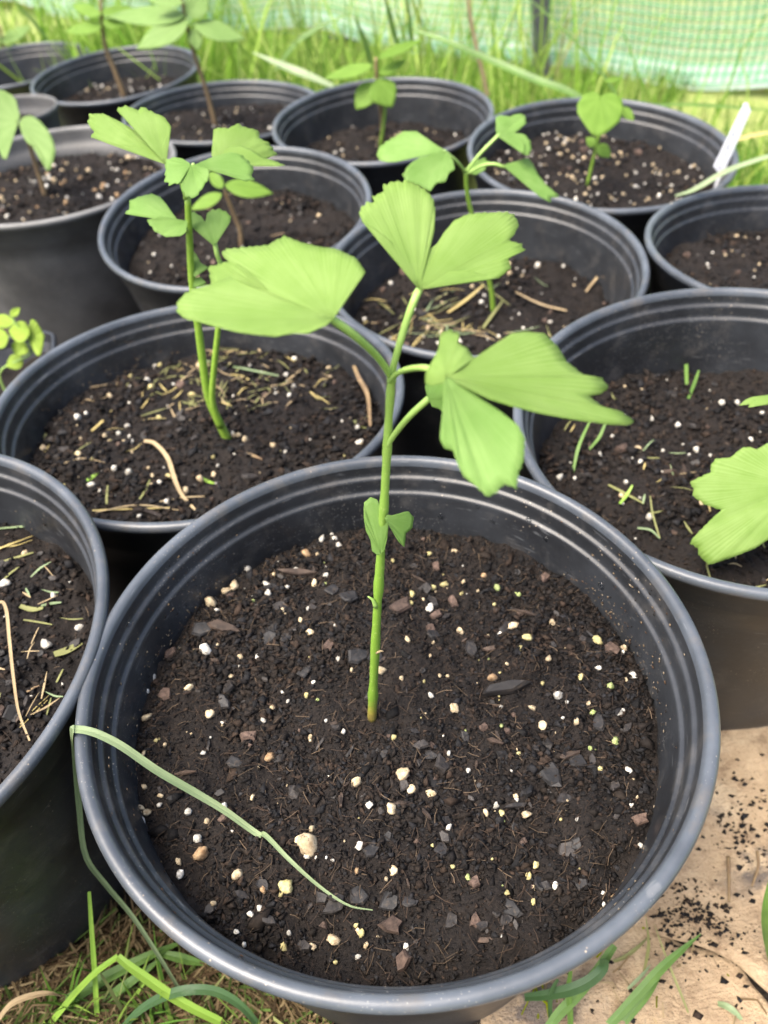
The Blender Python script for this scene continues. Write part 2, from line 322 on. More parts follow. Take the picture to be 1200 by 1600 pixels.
def blades(P, H, az, lean, wid, C0):
    """many small bent grass blades as one triangle mesh: 3 segments each"""
    n = len(P); d = np.c_[np.cos(az), np.sin(az), np.zeros(n)]; s = np.c_[-np.sin(az), np.cos(az), np.zeros(n)]
    tw = RNG.uniform(-1.2, 1.2, n)[:, None]; s2 = s*np.cos(tw)+d*np.sin(tw)
    V = np.empty((n, 7, 3)); zz = np.zeros((n, 3)); zz[:, 2] = 1
    for k, (t, wf) in enumerate(((0, 1.), (.4, .85), (.75, .5))):
        c = P+zz*(H*(t-.25*lean*t*t))[:, None]+d*(H*lean*t*t)[:, None]
        V[:, 2*k] = c-s2*(wid*wf)[:, None]; V[:, 2*k+1] = c+s2*(wid*wf)[:, None]
    V[:, 6] = P+zz*(H*(1-.25*lean))[:, None]+d*(H*lean)[:, None]
    F = np.array([(0, 1, 3), (0, 3, 2), (2, 3, 5), (2, 5, 4), (4, 5, 6)])
    F = (F[None]+7*np.arange(n)[:, None, None]).reshape(-1, 3)
    return V.reshape(-1, 3), F, np.repeat(C0, 7, 0)
def grass_stuff(name, label, P, hmin, hmax, cols, wmin=.0012, wmax=.0028, leanmax=.9, cat='grass'):
    n = len(P); C = np.array(cols)[RNG.integers(0, len(cols), n)]*RNG.uniform(.7, 1.25, (n, 1))
    V, F, Cc = blades(P, RNG.uniform(hmin, hmax, n)*RNG.uniform(.6, 1, n), RNG.uniform(0, 6.283, n), RNG.uniform(.05, leanmax, n), RNG.uniform(wmin, wmax, n), C)
    return tag(link(name, trimesh(name, V, F, M_LAWN, Cc)), label, cat, None, 'stuff')
GC = [(.38, .48, .08), (.48, .55, .12), (.55, .55, .16), (.30, .42, .06), (.60, .54, .25)]  # lawn colours brightened to stand in for stronger sunlight outside the net
def netpt(n, s0, s1, d0, d1, pw=1):
    s = RNG.uniform(s0, s1, n); d = d0+(d1-d0)*RNG.random(n)**pw
    q = np.array(NETP)[None]+np.array(NETD)[None]*s[:, None]+np.array(NETN)[None]*d[:, None]; q[:, 2] = -.005; return q
grass_stuff('lawn_grass', 'sunlit yellow-green lawn grass seen through and below the green net', netpt(42000, -3.4, 1.6, .05, 3.8, 1.6), .04, .11, GC, .0018, .004)
# grass on the inside of the net
def clump(n, cx, cy, sx, sy): q = np.c_[RNG.normal(cx, sx, n), RNG.normal(cy, sy, n), np.full(n, -.004)]; return q
POTS_XY = [(-.3949, 1.5544, .13), (.044, 1.1238, .13), (-.1874, 1.3125, .13), (.2857, .9453, .14), (-.655, 1.815, .13), (.4104, .6708, .13), (-.51, 1.33, .07)]
def keep(q):
    m = np.ones(len(q), bool)
    for x, y, r in POTS_XY: m &= np.hypot(q[:, 0]-x, q[:, 1]-y) > r
    return q[m]
grass_stuff('net_grass', 'tangled green grass growing along the inside foot of the net', np.r_[keep(netpt(4200, -2.0, -.15, -.34, .0, .8)), keep(netpt(260, -.2, .6, -.34, -.06, .8))], .03, .085, [(.10, .21, .03), (.15, .27, .045), (.22, .32, .07), (.30, .33, .12)], .0012, .0026, .9)
grass_stuff('grass_tuft', 'thick bright green grass tuft behind the far left pots', np.r_[keep(clump(420, -.42, 1.86, .10, .05)), keep(clump(120, -.62, 2.1, .12, .06))], .20, .36, [(.12, .25, .03), (.20, .34, .05), (.25, .37, .07)], .003, .006, .6)
grass_stuff('grass_tuft', 'loose upright grass tuft behind the middle far pots', np.r_[keep(clump(150, .10, 1.58, .14, .0006)), keep(clump(60, .40, 1.55, .12, .06))], .15, .30, [(.13, .25, .04), (.20, .32, .06)], .0016, .0032, .7)
grass_stuff('weeds', 'loose pale grass and weeds overlapping the net behind the back pots', np.r_[keep(clump(420, -.70, 2.05, .24, .12)), keep(clump(330, -.12, 1.75, .22, .10)), keep(clump(120, .25, 1.62, .15, .08))], .18, .46, [(.20, .34, .05), (.28, .42, .08), (.34, .44, .12), (.16, .28, .05)], .0018, .0045, .8)
grass_stuff('grass_tuft', 'green grass beside the labelled pot at the right edge', np.r_[keep(clump(420, .56, .95, .07, .07)), keep(clump(1500, .62, 1.15, .13, .16))], .05, .14, [(.09, .20, .03), (.16, .29, .05), (.24, .33, .07)], .0015, .003, .9)

# ------------------------------------------------------------------ the green net, post and rail
net = empty('green_net', NETP, 'translucent green reinforced net screen with square mesh along the back', 'net')
S0, S1, ZT = -3.3, 1.35, .75
def netz(s, z):   # billow of the sheet
    return .030*math.sin(s*5.3+1.2)*min(1, z/.15)+.012*math.sin(s*13.7)+.010*math.sin(z*23+s*3.1)
def net_sheet(z0, z1, nz, off, ns=220):
    V = []; F = []
    for j in range(nz):
        z = z0+(z1-z0)*j/(nz-1)
        for i in range(ns):
            s = S0+(S1-S0)*i/(ns-1); zb = z+(.012*math.sin(s*9)+.01*math.sin(s*3.7))*(1-z/ZT)
            V.append(NETD*s+NETN*(netz(s, z)+off)+Vector((0, 0, zb)))
    for j in range(nz-1):
        for i in range(ns-1): F.append((j*ns+i, j*ns+i+1, (j+1)*ns+i+1, (j+1)*ns+i))
    return V, F
V, F = net_sheet(.030, ZT, 40, 0); link('film', mesh('film', V, F, M_FILM), net)
V, F = net_sheet(.018, .062, 5, -.004); link('hem', mesh('hem', V, F, M_HEM), net)
def strands():
    V = []; F = []; W = .0014
    def strip(pts, side):
        b0 = len(V)
        for p in pts: V.append(p-side*W); V.append(p+side*W); V.append(p-NETN*.0012)
        for i in range(len(pts)-1):
            a = b0+3*i; c = a+3; F.extend([(a, a+2, c+2), (a, c+2, c), (a+2, a+1, c+1), (a+2, c+1, c+2)])
    def at(s, z): zb = z+(.012*math.sin(s*9)+.01*math.sin(s*3.7))*(1-z/ZT); return NETD*s+NETN*(netz(s, z)-.0045)+Vector((0, 0, zb))
    s = -3.2
    while s < S1-.01: strip([at(s, .03+.46*i/10) for i in range(11)], NETD); s += .0165*random.uniform(.93, 1.07)
    z = .03
    while z < .48: strip([at(S0+(S1-S0)*i/160, z) for i in range(161)], Vector((0, 0, 1))); z += .0165*random.uniform(.93, 1.07)
    return V, F
V, F = strands(); tag(link('mesh_strands', mesh('mesh_strands', V, F, M_STRAND, False), net), kind='stuff')

def box(name, c, sx, sy, sz, mat, parent=None, bev=.002, rot=None):
    import bmesh
    bm = bmesh.new(); bmesh.ops.create_cube(bm, size=1); bmesh.ops.scale(bm, vec=(sx, sy, sz), verts=bm.verts)
    bmesh.ops.bevel(bm, geom=bm.edges[:], offset=bev, segments=2, affect='EDGES')
    me = bpy.data.meshes.new(name); bm.to_mesh(me); bm.free(); me.materials.append(mat)
    o = link(name, me, parent, c)
    if rot: o.rotation_euler = rot
    return o
pb = onz((855, 122), 0); pt = ony((853, -250), pb.y)
post = empty('support_post', pb-NETN*.03, 'dark grey square post standing against the green net', 'post')
dirp = (pt-pb); L = dirp.length; q = dirp.to_track_quat('Z', 'Y')
o = box('shaft', (0, 0, 0), .034, .034, L, M_POST, post, .004); o.rotation_mode = 'QUATERNION'; o.rotation_quaternion = q; o.location = dirp*.5
o = box('foot_plate', (0, 0, .004), .06, .06, .008, M_POST, post)
rail = tube('base_rail', [NETP+NETD*a+NETN*.03+Vector((0, 0, zz)) for a, zz in ((-2.6, .02), (-1.4, .016), (-.3, .02), (.2, .018), (.9, .02))], .006, .006, M_RAIL, n=24)
tag(rail, 'thin dark green rail along the bottom edge of the net', 'rail')

gp = [onz((random.gauss(210, 90), random.gauss(1600, 22)), 0) for _ in range(110)]
grass_stuff('grass_tuft', 'thin green grass sprouting between the two front pots', np.array([p[:] for p in gp]), .025, .075, [(.08, .17, .03), (.13, .24, .04), (.20, .30, .06), (.24, .26, .10)], .0006, .0018, .95)
# ------------------------------------------------------------------ pots
GZ = .215
def lathe(prof, seg, wob=None):
    V = []; F = []
    for r, z in prof:
        for k in range(seg):
            a = 2*math.pi*k/seg; rr = r*(1+(wob(a) if wob else 0)); V.append((rr*math.cos(a), rr*math.sin(a), z))
    n = len(prof)
    for j in range(n-1):
        for k in range(seg): F.append((j*seg+k, j*seg+(k+1) % seg, (j+1)*seg+(k+1) % seg, (j+1)*seg+k))
    return V, F
ICO = None
def ico(sub):
    import bmesh
    bm = bmesh.new(); bmesh.ops.create_icosphere(bm, subdivisions=sub, radius=1)
    V = np.array([v.co[:] for v in bm.verts]); F = np.array([[v.index for v in f.verts] for f in bm.faces]); bm.free(); return V, F
IV1, IF1 = ico(1); IV2, IF2 = ico(2)
OV = np.array([(1, 0, 0), (-1, 0, 0), (0, 1, 0), (0, -1, 0), (0, 0, 1), (0, 0, -1)], float)
OF = np.array([(0, 2, 4), (2, 1, 4), (1, 3, 4), (3, 0, 4), (2, 0, 5), (1, 2, 5), (3, 1, 5), (0, 3, 5)])
def lumpy(V, amt, f=1.3):
    s = RNG.random(3)*50
    d = 1+amt*np.sin(V[:, 0]*f*2.1+s[0])*np.sin(V[:, 1]*f*2.4+s[1])+amt*.8*np.sin(V[:, 2]*f*3.3+s[2]+V[:, 0]*f*2)+RNG.uniform(-amt*.35, amt*.35, len(V))
    return V*d[:, None]
def gran_mesh(mat, i):
    V = lumpy(IV2, .19, 1.4)*np.array([1, RNG.uniform(.7, 1), RNG.uniform(.6, .85)])
    me = trimesh('perlite_granule', V*.5, IF2, mat, None, True); return me
GRAN = {k: [gran_mesh(m, i) for i in range(5)] for k, m in dict(w=M_PW, c=M_PC, y=M_PY, g=M_PG, o=M_PO).items()}
def chip_mesh(mat, name, asp, th):
    n = random.choice((5, 6, 7)); an = sorted(random.uniform(0, 6.283) for _ in range(n)); an = [2*math.pi*i/n+random.uniform(-.42, .42) for i in range(n)]; ra = [random.uniform(.62, 1.15) for _ in range(n)]
    V = []; F = []
    for lev, (z, s) in enumerate(((-.5, .9), (.1, 1.), (.5, .82))):
        for a, q_ in zip(an, ra):
            rr = .5*s*q_*random.uniform(.9, 1.06); V.append((rr*math.cos(a), rr*math.sin(a)*asp, z*th+random.uniform(-.12, .12)*th))
    for l in range(2):
        for k in range(n): F.append((l*n+k, l*n+(k+1) % n, (l+1)*n+(k+1) % n, (l+1)*n+k))
    F.append(tuple(2*n+k for k in range(n))); F.append(tuple(range(n))[::-1])
    return mesh(name, V, F, mat, False)
CHIP = {'bark': [chip_mesh(M_BARK, 'bark_chip', random.uniform(.4, .8), .3) for _ in range(8)],
        'wood': [chip_mesh(M_WOOD, 'wood_chip', random.uniform(.22, .4), .22) for _ in range(6)],
        'slate': [chip_mesh(M_SLATE, 'slate_chip', random.uniform(.7, .95), .28) for _ in range(5)],
        'stone': [chip_mesh(M_STONE, 'stone_chip', random.uniform(.7, .95), .5) for _ in range(5)],
        'stick': [chip_mesh(M_BARK, 'wood_stick', random.uniform(.14, .22), .14) for _ in range(4)],
        'twood': [chip_mesh(M_WOOD, 'wood_stick', random.uniform(.14, .2), .12) for _ in range(4)]}
SOILC = np.array([(.010, .0085, .0085), (.017, .0135, .0115), (.027, .020, .0155), (.012, .011, .011), (.042, .028, .020), (.021, .0165, .014), (.020, .0195, .021)])*.9

class Pot: pass
def crumbs(n, rad, hf, smin, smax, pw, seed, cols=SOILC, lift=.3):
    g = np.random.default_rng(seed)
    r = rad*np.sqrt(g.random(n)); a = g.random(n)*6.2832; x, y = r*np.cos(a), r*np.sin(a)
    sz = smin+(smax-smin)*g.random(n)**pw
    sz = sz*np.clip(1.0+1.5*vnoise(x*28+9, y*28+4, seed), .6, 1.6)
    V0 = OV[None]*(1+g.uniform(-.45, .35, (n, 6, 1))); V0 = V0+g.uniform(-.3, .3, (n, 6, 3))
    V0 = V0*np.stack([g.uniform(.7, 1.6, n), g.uniform(.5, 1, n), g.uniform(.25, .7, n)], 1)[:, None, :]*sz[:, None, None]*.5
    t = g.random(n)*6.2832; tl = g.normal(0, .5, n); ct, st, cl, sl_ = np.cos(t), np.sin(t), np.cos(tl), np.sin(tl)
    X, Y, Z = V0[..., 0], V0[..., 1], V0[..., 2]
    X, Z = X*cl[:, None]-Z*sl_[:, None], X*sl_[:, None]+Z*cl[:, None]
    X, Y = X*ct[:, None]-Y*st[:, None], X*st[:, None]+Y*ct[:, None]
    zz = hf(x, y)+sz*lift*g.uniform(.0, 1, n)
    V = np.stack([X+x[:, None], Y+y[:, None], Z+zz[:, None]], -1).reshape(-1, 3)
    F = (OF[None]+6*np.arange(n)[:, None, None]).reshape(-1, 3)
    C = np.repeat(cols[g.integers(0, len(cols), n)]*g.uniform(.6, 1.4, (n, 1)), 6, 0)
    return V, F, C
def fibres(n, rad, hf, seed):
    g = np.random.default_rng(seed); r = rad*np.sqrt(g.random(n)); a = g.random(n)*6.2832; x, y = r*np.cos(a), r*np.sin(a)
    L = g.uniform(.002, .009, n); t = g.random(n)*6.2832; w_ = g.uniform(.00006, .00016, n); zt = g.uniform(.0, .0022, (n, 3))
    V = np.empty((n, 6, 3)); dx, dy = np.cos(t), np.sin(t); k = g.uniform(-.12, .12, n)
    for i, s in enumerate((-.5, 0, .5)):
        px_ = x+dx*L*s-dy*L*k*(1-4*s*s); py_ = y+dy*L*s+dx*L*k*(1-4*s*s); pz = hf(px_, py_)+.0008+zt[:, i]
        V[:, 2*i] = np.stack([px_-dy*w_, py_+dx*w_, pz], -1); V[:, 2*i+1] = np.stack([px_+dy*w_, py_-dx*w_, pz+w_], -1)
    F = np.array([(0, 1, 3), (0, 3, 2), (2, 3, 5), (2, 5, 4)]); F = (F[None]+6*np.arange(n)[:, None, None]).reshape(-1, 3)
    cc = np.array([(.04, .026, .018), (.06, .04, .028), (.025, .02, .017), (.12, .085, .055)])
    return V.reshape(-1, 3), F, np.repeat(cc[g.integers(0, 4, n)]*g.uniform(.6, 1.3, (n, 1)), 6, 0)

def make_pot(label, cx, cy, dz, R, tx, ty, depth, seed, old=False, seg=120, ncr=4000, csz=(.0008, .0068), grid=70, name='nursery_pot', h=None, nfib=0, mound=0.004):
    P = Pot(); P.n = Vector((-tx, -ty, 1)).normalized(); P.h = h or (GZ+dz+.002); P.R = R; P.depth = depth
    rc = Vector((cx, cy, (GZ+dz) if h is None else h-.002)); base = rc-P.n*P.h
    P.q = Vector((0, 0, 1)).rotation_difference(P.n); P.base = base
    root = empty(name, base, label, 'plant pot', 'black nursery pots'); root.rotation_mode = 'QUATERNION'; root.rotation_quaternion = P.q; P.root = root
    H = P.h; s = R/.15; rb = .75*R
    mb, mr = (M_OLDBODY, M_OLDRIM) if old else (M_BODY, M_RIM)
    ph = seed*1.7; wob = lambda a: .006*math.sin(2*a+ph)+.003*math.sin(3*a+2*ph)
    def lerp(a, b, t): return a+(b-a)*t
    P.ri = lambda dpt: (R-.0138*s)-(dpt-.0225)*(R-.0138*s-rb+.003)/(H-.0225)
    out = [(0.001, .004), (rb*.9, .004), (rb-.004, .001), (rb, .006)]
    for t in (.15, .3, .45, .6, .75, .88): out.append((lerp(rb, R-.0116*s, t), lerp(.006, H-.032, t)))
    out += [(R-.0113*s, H-.0325), (R-.0099*s, H-.031), (R-.0095*s, H-.0225), (R-.0077*s, H-.021), (R-.0070*s, H-.0125), (R-.0050*s, H-.0115), (R-.0040*s, H-.0066)]
    V, F = lathe(out, seg, wob); link('outer_wall', mesh('outer_wall', V, F, mb), root)
    rim = [(R-.0040*s, H-.0066), (R-.0012*s, H-.0062), (R-.0002*s, H-.0050), (R, H-.0026), (R-.0007*s, H-.0008), (R-.0021*s, H+.0001), (R-.0038*s, H+.0002), (R-.0054*s, H-.0005), (R-.0064*s, H-.0018), (R-.0070*s, H-.0042)]
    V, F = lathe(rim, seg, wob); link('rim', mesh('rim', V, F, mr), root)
    if old:
        inn = [(R-.0070*s, H-.0042), (R-.0085*s, H-.014), (R-.0105*s, H-.0215), (R-.0125*s, H-.0225)]
    else:
        inn = [(R-.0070*s, H-.0042), (R-.0076*s, H-.0080), (R-.0079*s, H-.0100), (R-.0084*s, H-.0108), (R-.0096*s, H-.0111), (R-.0103*s, H-.0117), (R-.0106*s, H-.0129), (R-.0110*s, H-.0182), (R-.0113*s, H-.0200), (R-.0118*s, H-.0208), (R-.0130*s, H-.0211), (R-.0136*s, H-.0217), (R-.0139*s, H-.0232)]
    for dd in (.035, .05, .07, .09, .12): inn.append((P.ri(dd), H-dd))
    P.inn = [(R, H)]+inn
    V, F = lathe(inn, seg, wob); link('inner_wall', mesh('inner_wall', V, F, mb), root)
    # soil
    rs = P.ri(depth)+.0008; P.rs = rs
    def hf(x, y):
        rr = np.hypot(x, y)/rs
        return H-depth+.0085*fbm(x, y, 26, 3, seed)+.0032*fbm(x, y, 130, 3, seed+9)+mound*(1-rr**2)-.004*np.clip((rr-.9)/.1, 0, 1)+.005*np.clip((rr-.75)/.25, 0, 1)*fbm(x, y, 60, 2, seed+5)
    P.hf = hf
    nr = grid; na = grid*3
    rr = rs*np.linspace(0.002, 1, nr); aa = np.arange(na)*2*np.pi/na; RR, AA = np.meshgrid(rr, aa, indexing='ij'); X, Y = RR*np.cos(AA), RR*np.sin(AA)
    Vs = np.c_[X.ravel(), Y.ravel(), hf(X, Y).ravel()]
    I = np.arange(nr*na).reshape(nr, na); a0 = I[:-1].ravel(); a1 = np.roll(I, -1, 1)[:-1].ravel(); b0 = I[1:].ravel(); b1 = np.roll(I, -1, 1)[1:].ravel()
    Fs = np.r_[np.c_[a0, b0, b1], np.c_[a0, b1, a1]]
    P.soil = link('soil', trimesh('soil', Vs, Fs, M_SOIL, None, True), root)
    V, F, C = crumbs(ncr, rs*.985, hf, csz[0], csz[1], 4.0, seed+100)
    Vb, Fb, Cb = crumbs(max(60, ncr//90), rs*.96, hf, .0035, .0085, 1.6, seed+300, SOILC*.8, .05)
    F = np.r_[F, Fb+len(V)]; V = np.r_[V, Vb]; C = np.r_[C, Cb]
    if nfib:
        V2, F2, C2 = fibres(nfib, rs*.97, hf, seed+200); F = np.r_[F, F2+len(V)]; V = np.r_[V, V2]; C = np.r_[C, C2]
    tag(link('soil_crumbs', trimesh('soil_crumbs', V, F, M_CRUMB, C), P.soil), kind='stuff')
    P.inv = P.q.inverted(); return P
def soil_at(P, p, lift=0):
    """pixel -> local point on the pot's soil"""
    dep = P.depth
    for _ in range(3):
        c = P.base+P.n*(P.h-dep); w_ = onpl(p, c, P.n); l = P.inv @ (w_-P.base); z = float(P.hf(np.array([l.x]), np.array([l.y]))[0]); dep = P.h-z
    return Vector((l.x, l.y, z+lift))
def toworld(P, l): return P.base+P.q @ l
def piece(P, name, me, x, y, s, zrot=None, tilt=.25, sink=.15, parent=None, z=None, dz=0):
    o = link(name, me, P.soil); zz = float(P.hf(np.array([x]), np.array([y]))[0]) if z is None else z
    sx, sy, sz = s if isinstance(s, tuple) else (s, s, s)
    k_ = .3 if name != 'perlite_granule' else .8
    o.location = (x, y, zz+dz+sz*sink*k_); o.scale = (sx, sy, sz)
    o.rotation_euler = (random.gauss(0, tilt), random.gauss(0, tilt), random.uniform(0, 6.283) if zrot is None else zrot); return o
def scatter(P, n, kinds, smin, smax, pw=2):
    for _ in range(n):
        r = P.rs*.95*math.sqrt(random.random()); a = random.uniform(0, 6.283); k = random.choice(kinds)
        s = smin+(smax-smin)*random.random()**pw
        piece(P, 'perlite_granule', random.choice(GRAN[k]), r*math.cos(a), r*math.sin(a), s, None, 1.5, .2, dz=.0005)
def chips(P, n, smin, smax, kinds=('bark', 'bark', 'bark', 'bark', 'slate', 'wood', 'wood', 'stone')):
    for _ in range(n):
        r = P.rs*.94*math.sqrt(random.random()); a = random.uniform(0, 6.283); k = random.choice(kinds); me = random.choice(CHIP[k])
        s = smin+(smax-smin)*random.random()**2.2
        piece(P, me.name.split('.')[0], me, r*math.cos(a), r*math.sin(a), s, None, .38, .25, dz=.0003)

PA = make_pot('large dark pot in front holding the tallest ginkgo, grass blade over its rim', -.0017, .2350, .0194, .15, -.0275, .0464, .045, 1, seg=220, ncr=52000, csz=(.0004, .0042), grid=150, nfib=2600)
PB = make_pot('dark pot behind the front pot holding the two-stemmed ginkgo, straw on its soil', -.1323, .5182, -.0034, .1568, -.0249, -.0404, .040, 2, seg=180, ncr=14000, grid=100, nfib=400)
PC = make_pot('dark pot cut by the left edge in the foreground, soil strewn with chopped yellow straw', -.2938, .2668, .0291, .1485, -.0076, .076, .048, 3, seg=200, ncr=14000, grid=100, nfib=400)
PD = make_pot('dark pot at the right edge with a large two-lobed ginkgo leaf over it', .2464, .4136, .0118, .1552, .0305, .0491, .062, 4, seg=180, ncr=14000, grid=100, nfib=300)
PE = make_pot('dark pot in the middle directly behind the front ginkgo leaves, straw on its soil', .1135, .697, -.0074, .1483, .0177, .0796, .062, 5, seg=160, ncr=9000)
PF = make_pot('dark pot behind the two-stemmed ginkgo holding a small brown-stemmed seedling', -.1326, .8654, -.003, .15, .0371, .1048, .047, 6, seg=160, ncr=8000)
PG = make_pot('weathered matt grey pot at the left edge, soil full of tan perlite', -.38, 1.0514, -.0051, .1586, -.0042, .0255, .032, 7, old=True, seg=140, ncr=7000)
PH = make_pot('far dark pot with a tall thin brown stem, second pot of its row', -.1874, 1.3125, -.0233, .1503, -.0326, .0061, .029, 8, ncr=5000)
PI = make_pot('tilted far dark pot with a leaning tan stem in front of the grass tuft', -.3949, 1.5544, -.0165, .1456, .0203, .0569, .048, 9, ncr=4000)
PK = make_pot('farthest dark pot in the top left corner, partly cut by the left edge', -.655, 1.815, 0, .15, .02, .03, .07, 10, ncr=2500, h=.172)
PL = make_pot('far dark pot in the middle of the back row with a glossy-leaved seedling', .044, 1.1238, .0018, .147, .0156, .0556, .056, 11, ncr=5000)
PM = make_pot('far dark pot on the right with the white plant label and a heart-leaved seedling', .2857, .9453, -.0005, .152, -.0297, .0834, .039, 12, ncr=7000)
PN = make_pot('dark pot at the right edge below the plant label, no plant in view', .4104, .6708, -.0029, .1481, -.0167, -.0256, .041, 13, ncr=7000)
PJ = make_pot('small grey pot between the weathered pot and the far left pots', -.512, 1.325, 0, .075, 0, 0, .03, 14, old=True, seg=80, ncr=1200, h=.215)

# pieces traced on the front pot: x, y, size in picture pixels, kind
W_ = '''333 923 20 w,354 925 16 c,367 917 15 c,330 944 20 c,340 955 10 w,387 892 13 w,419 917 16 w,419 928 12 w,427 901 9 c,462 892 10 w,509 900 9 w,492 913 13 c,449 919 8 w,479 867 14 o,496 868 8 c,503 844 12 w,523 844 11 w,529 854 11 w,519 837 8 w,481 952 7 w,470 971 9 c,485 990 11 c,322 1017 18 w,240 1060 15 w,229 1081 10 w,231 1123 17 c,329 1117 17 c,296 1077 14 c,360 1058 11 c,376 1028 13 c,403 1029 9 w,530 1033 10 w,490 1067 7 w,442 1083 6 w,450 1097 6 w,510 1127 7 w,412 1127 9 w,596 1050 18 c,637 1001 10 c,671 952 15 w,675 920 12 y,644 930 11 y,671 867 10 y,694 915 12 y,710 863 9 c,724 911 8 c,756 901 10 o,777 920 13 g,809 931 12 g,721 929 7 y,642 944 8 y,802 980 18 c,772 947 8 y,719 988 12 c,824 998 15 y,813 1016 10 y,862 975 12 c,933 1002 17 y,974 1015 12 c,935 1046 11 w,987 1057 15 w,953 1074 16 g,907 1059 11 y,857 1031 12 c,872 1089 20 w,769 1061 17 o,710 1109 14 c,966 1117 13 w,847 1135 15 c,900 1130 13 c,832 1108 12 c,925 1116 10 g,792 1039 6 c,672 1027 7 c,781 990 10 w,687 1057 6 c,318 1178 9 w,225 1179 10 c,422 1186 17 o,557 1225 18 c,577 1259 15 w,562 1323 13 w,482 1322 37 c,471 1316 22 c,480 1340 10 w,494 1341 6 w,447 1387 27 y,440 1398 10 y,316 1337 27 o,310 1312 16 w,372 1369 20 c,295 1270 14 w,220 1281 16 w,231 1271 14 c,221 1263 11 c,250 1259 9 w,252 1245 10 c,227 1231 10 c,324 1284 10 c,280 1348 12 c,282 1367 14 w,393 1430 12 w,407 1421 12 w,444 1480 13 y,452 1459 10 w,522 1470 20 c,489 1480 13 c,565 1459 14 y,557 1447 9 y,572 1478 10 c,382 1477 10 w,370 1457 9 w,629 1212 23 c,643 1235 15 c,673 1242 14 c,731 1206 10 w,701 1179 9 w,961 1160 14 g,981 1205 12 w,938 1203 10 y,922 1171 8 g,775 1261 12 w,784 1272 12 y,759 1272 12 c,807 1251 9 w,822 1275 18 c,701 1295 12 w,901 1281 7 w,986 1259 8 w,1000 1322 10 w,837 1353 12 y,867 1385 12 w,942 1396 8 w,943 1414 7 w,942 1434 12 w,833 1410 10 y,834 1388 8 c,635 1481 12 w,615 1362 17 c,731 1372 10 g,612 1265 17 c,413 1391 14 o,558 1362 9 o,520 1345 7 w,510 1341 6 w'''
for rec in W_.split(','):
    x, y, s, k = rec.split(); l = soil_at(PA, (float(x), float(y))); sz = float(s)*pxm(toworld(PA, l))
    piece(PA, 'perlite_granule', random.choice(GRAN[k]), l.x, l.y, (sz*1.08, sz*1.02, sz*.95), None, .8, .18, dz=.0006)
T_ = '''627 951 40 0.2 stone,363 893 36 0.5 stone,267 1023 28 0 stone,260 1088 28 .8 stone,741 1379 24 1.2 stone,742 1440 24 1.6 stone,682 963 22 .3 stone,318 985 38 .4 slate,475 1053 26 1 slate,560 1028 38 .6 slate,858 1210 52 -.9 slate,610 1412 40 .5 slate,368 1193 28 0 slate,672 1180 24 0 slate,889 1182 44 .2 wood,1000 1282 30 0 stone,800 1420 36 -.3 slate,350 983 62 -.35 wood,470 900 88 -.18 twood,825 962 54 -.3 twood,790 1080 118 .05 stick,290 1210 52 -.1 twood,655 907 30 -.6 twood,800 1262 48 .1 stick,735 1015 34 1.2 bark,770 1015 36 0 wood,500 1165 30 .9 stick,885 1330 40 -.8 bark,705 1440 36 1.4 bark,640 1410 26 .2 slate,980 1140 30 .4 bark,420 1000 30 .3 slate,545 935 34 -.3 slate,520 925 28 .2 slate,440 950 30 -.8 bark,850 905 26 .3 stone,790 1440 28 .4 bark,460 1240 30 .7 bark,345 1240 26 .3 bark,880 1250 30 .1 bark,905 1380 26 .6 slate,520 1420 40 .2 bark,560 1400 34 0 slate,690 1330 28 .2 slate,960 1230 30 .9 bark,330 1420 26 .1 bark,660 1165 34 .2 bark,600 1180 28 1.1 bark'''
for rec in T_.split(','):
    x, y, s, a, k = rec.split(); l = soil_at(PA, (float(x), float(y))); sz = float(s)*pxm(toworld(PA, l))
    me = random.choice(CHIP[k]); piece(PA, me.name.split('.')[0], me, l.x, l.y, (sz, sz*1.1, sz*.7), float(a), .16, .35, dz=.0006)
chips(PA, 250, .003, .0115, ('bark', 'bark', 'bark', 'bark', 'bark', 'slate', 'slate', 'stick', 'wood', 'wood', 'stone'))
scatter(PA, 138, 'wwccccyyg', .0009, .0036, 1.8)
for P_, n1, n2, ks in ((PB, 130, 110, 'wwwccy'), (PC, 60, 110, 'wwcy'), (PD, 90, 110, 'wwwc')):
    scatter(P_, n1, ks, .0015, .0066, 1.8); chips(P_, n2, .004, .014)
for P_, n1, n2, ks, mx_ in ((PE, 90, 60, 'wwc', .006), (PF, 55, 50, 'wwc', .0055), (PG, 120, 40, 'wwccoo', .0085), (PH, 60, 30, 'wcc', .006), (PI, 60, 20, 'wwc', .0075), (PK, 14, 10, 'wc', .006), (PL, 50, 40, 'wcc', .006), (PM, 190, 40, 'wwwccc', .0058), (PN, 110, 40, 'wwwcc', .0052), (PJ, 14, 6, 'wc', .006)):
    scatter(P_, n1, ks, .002, mx_, 1.5); chips(P_, n2, .005, .016)

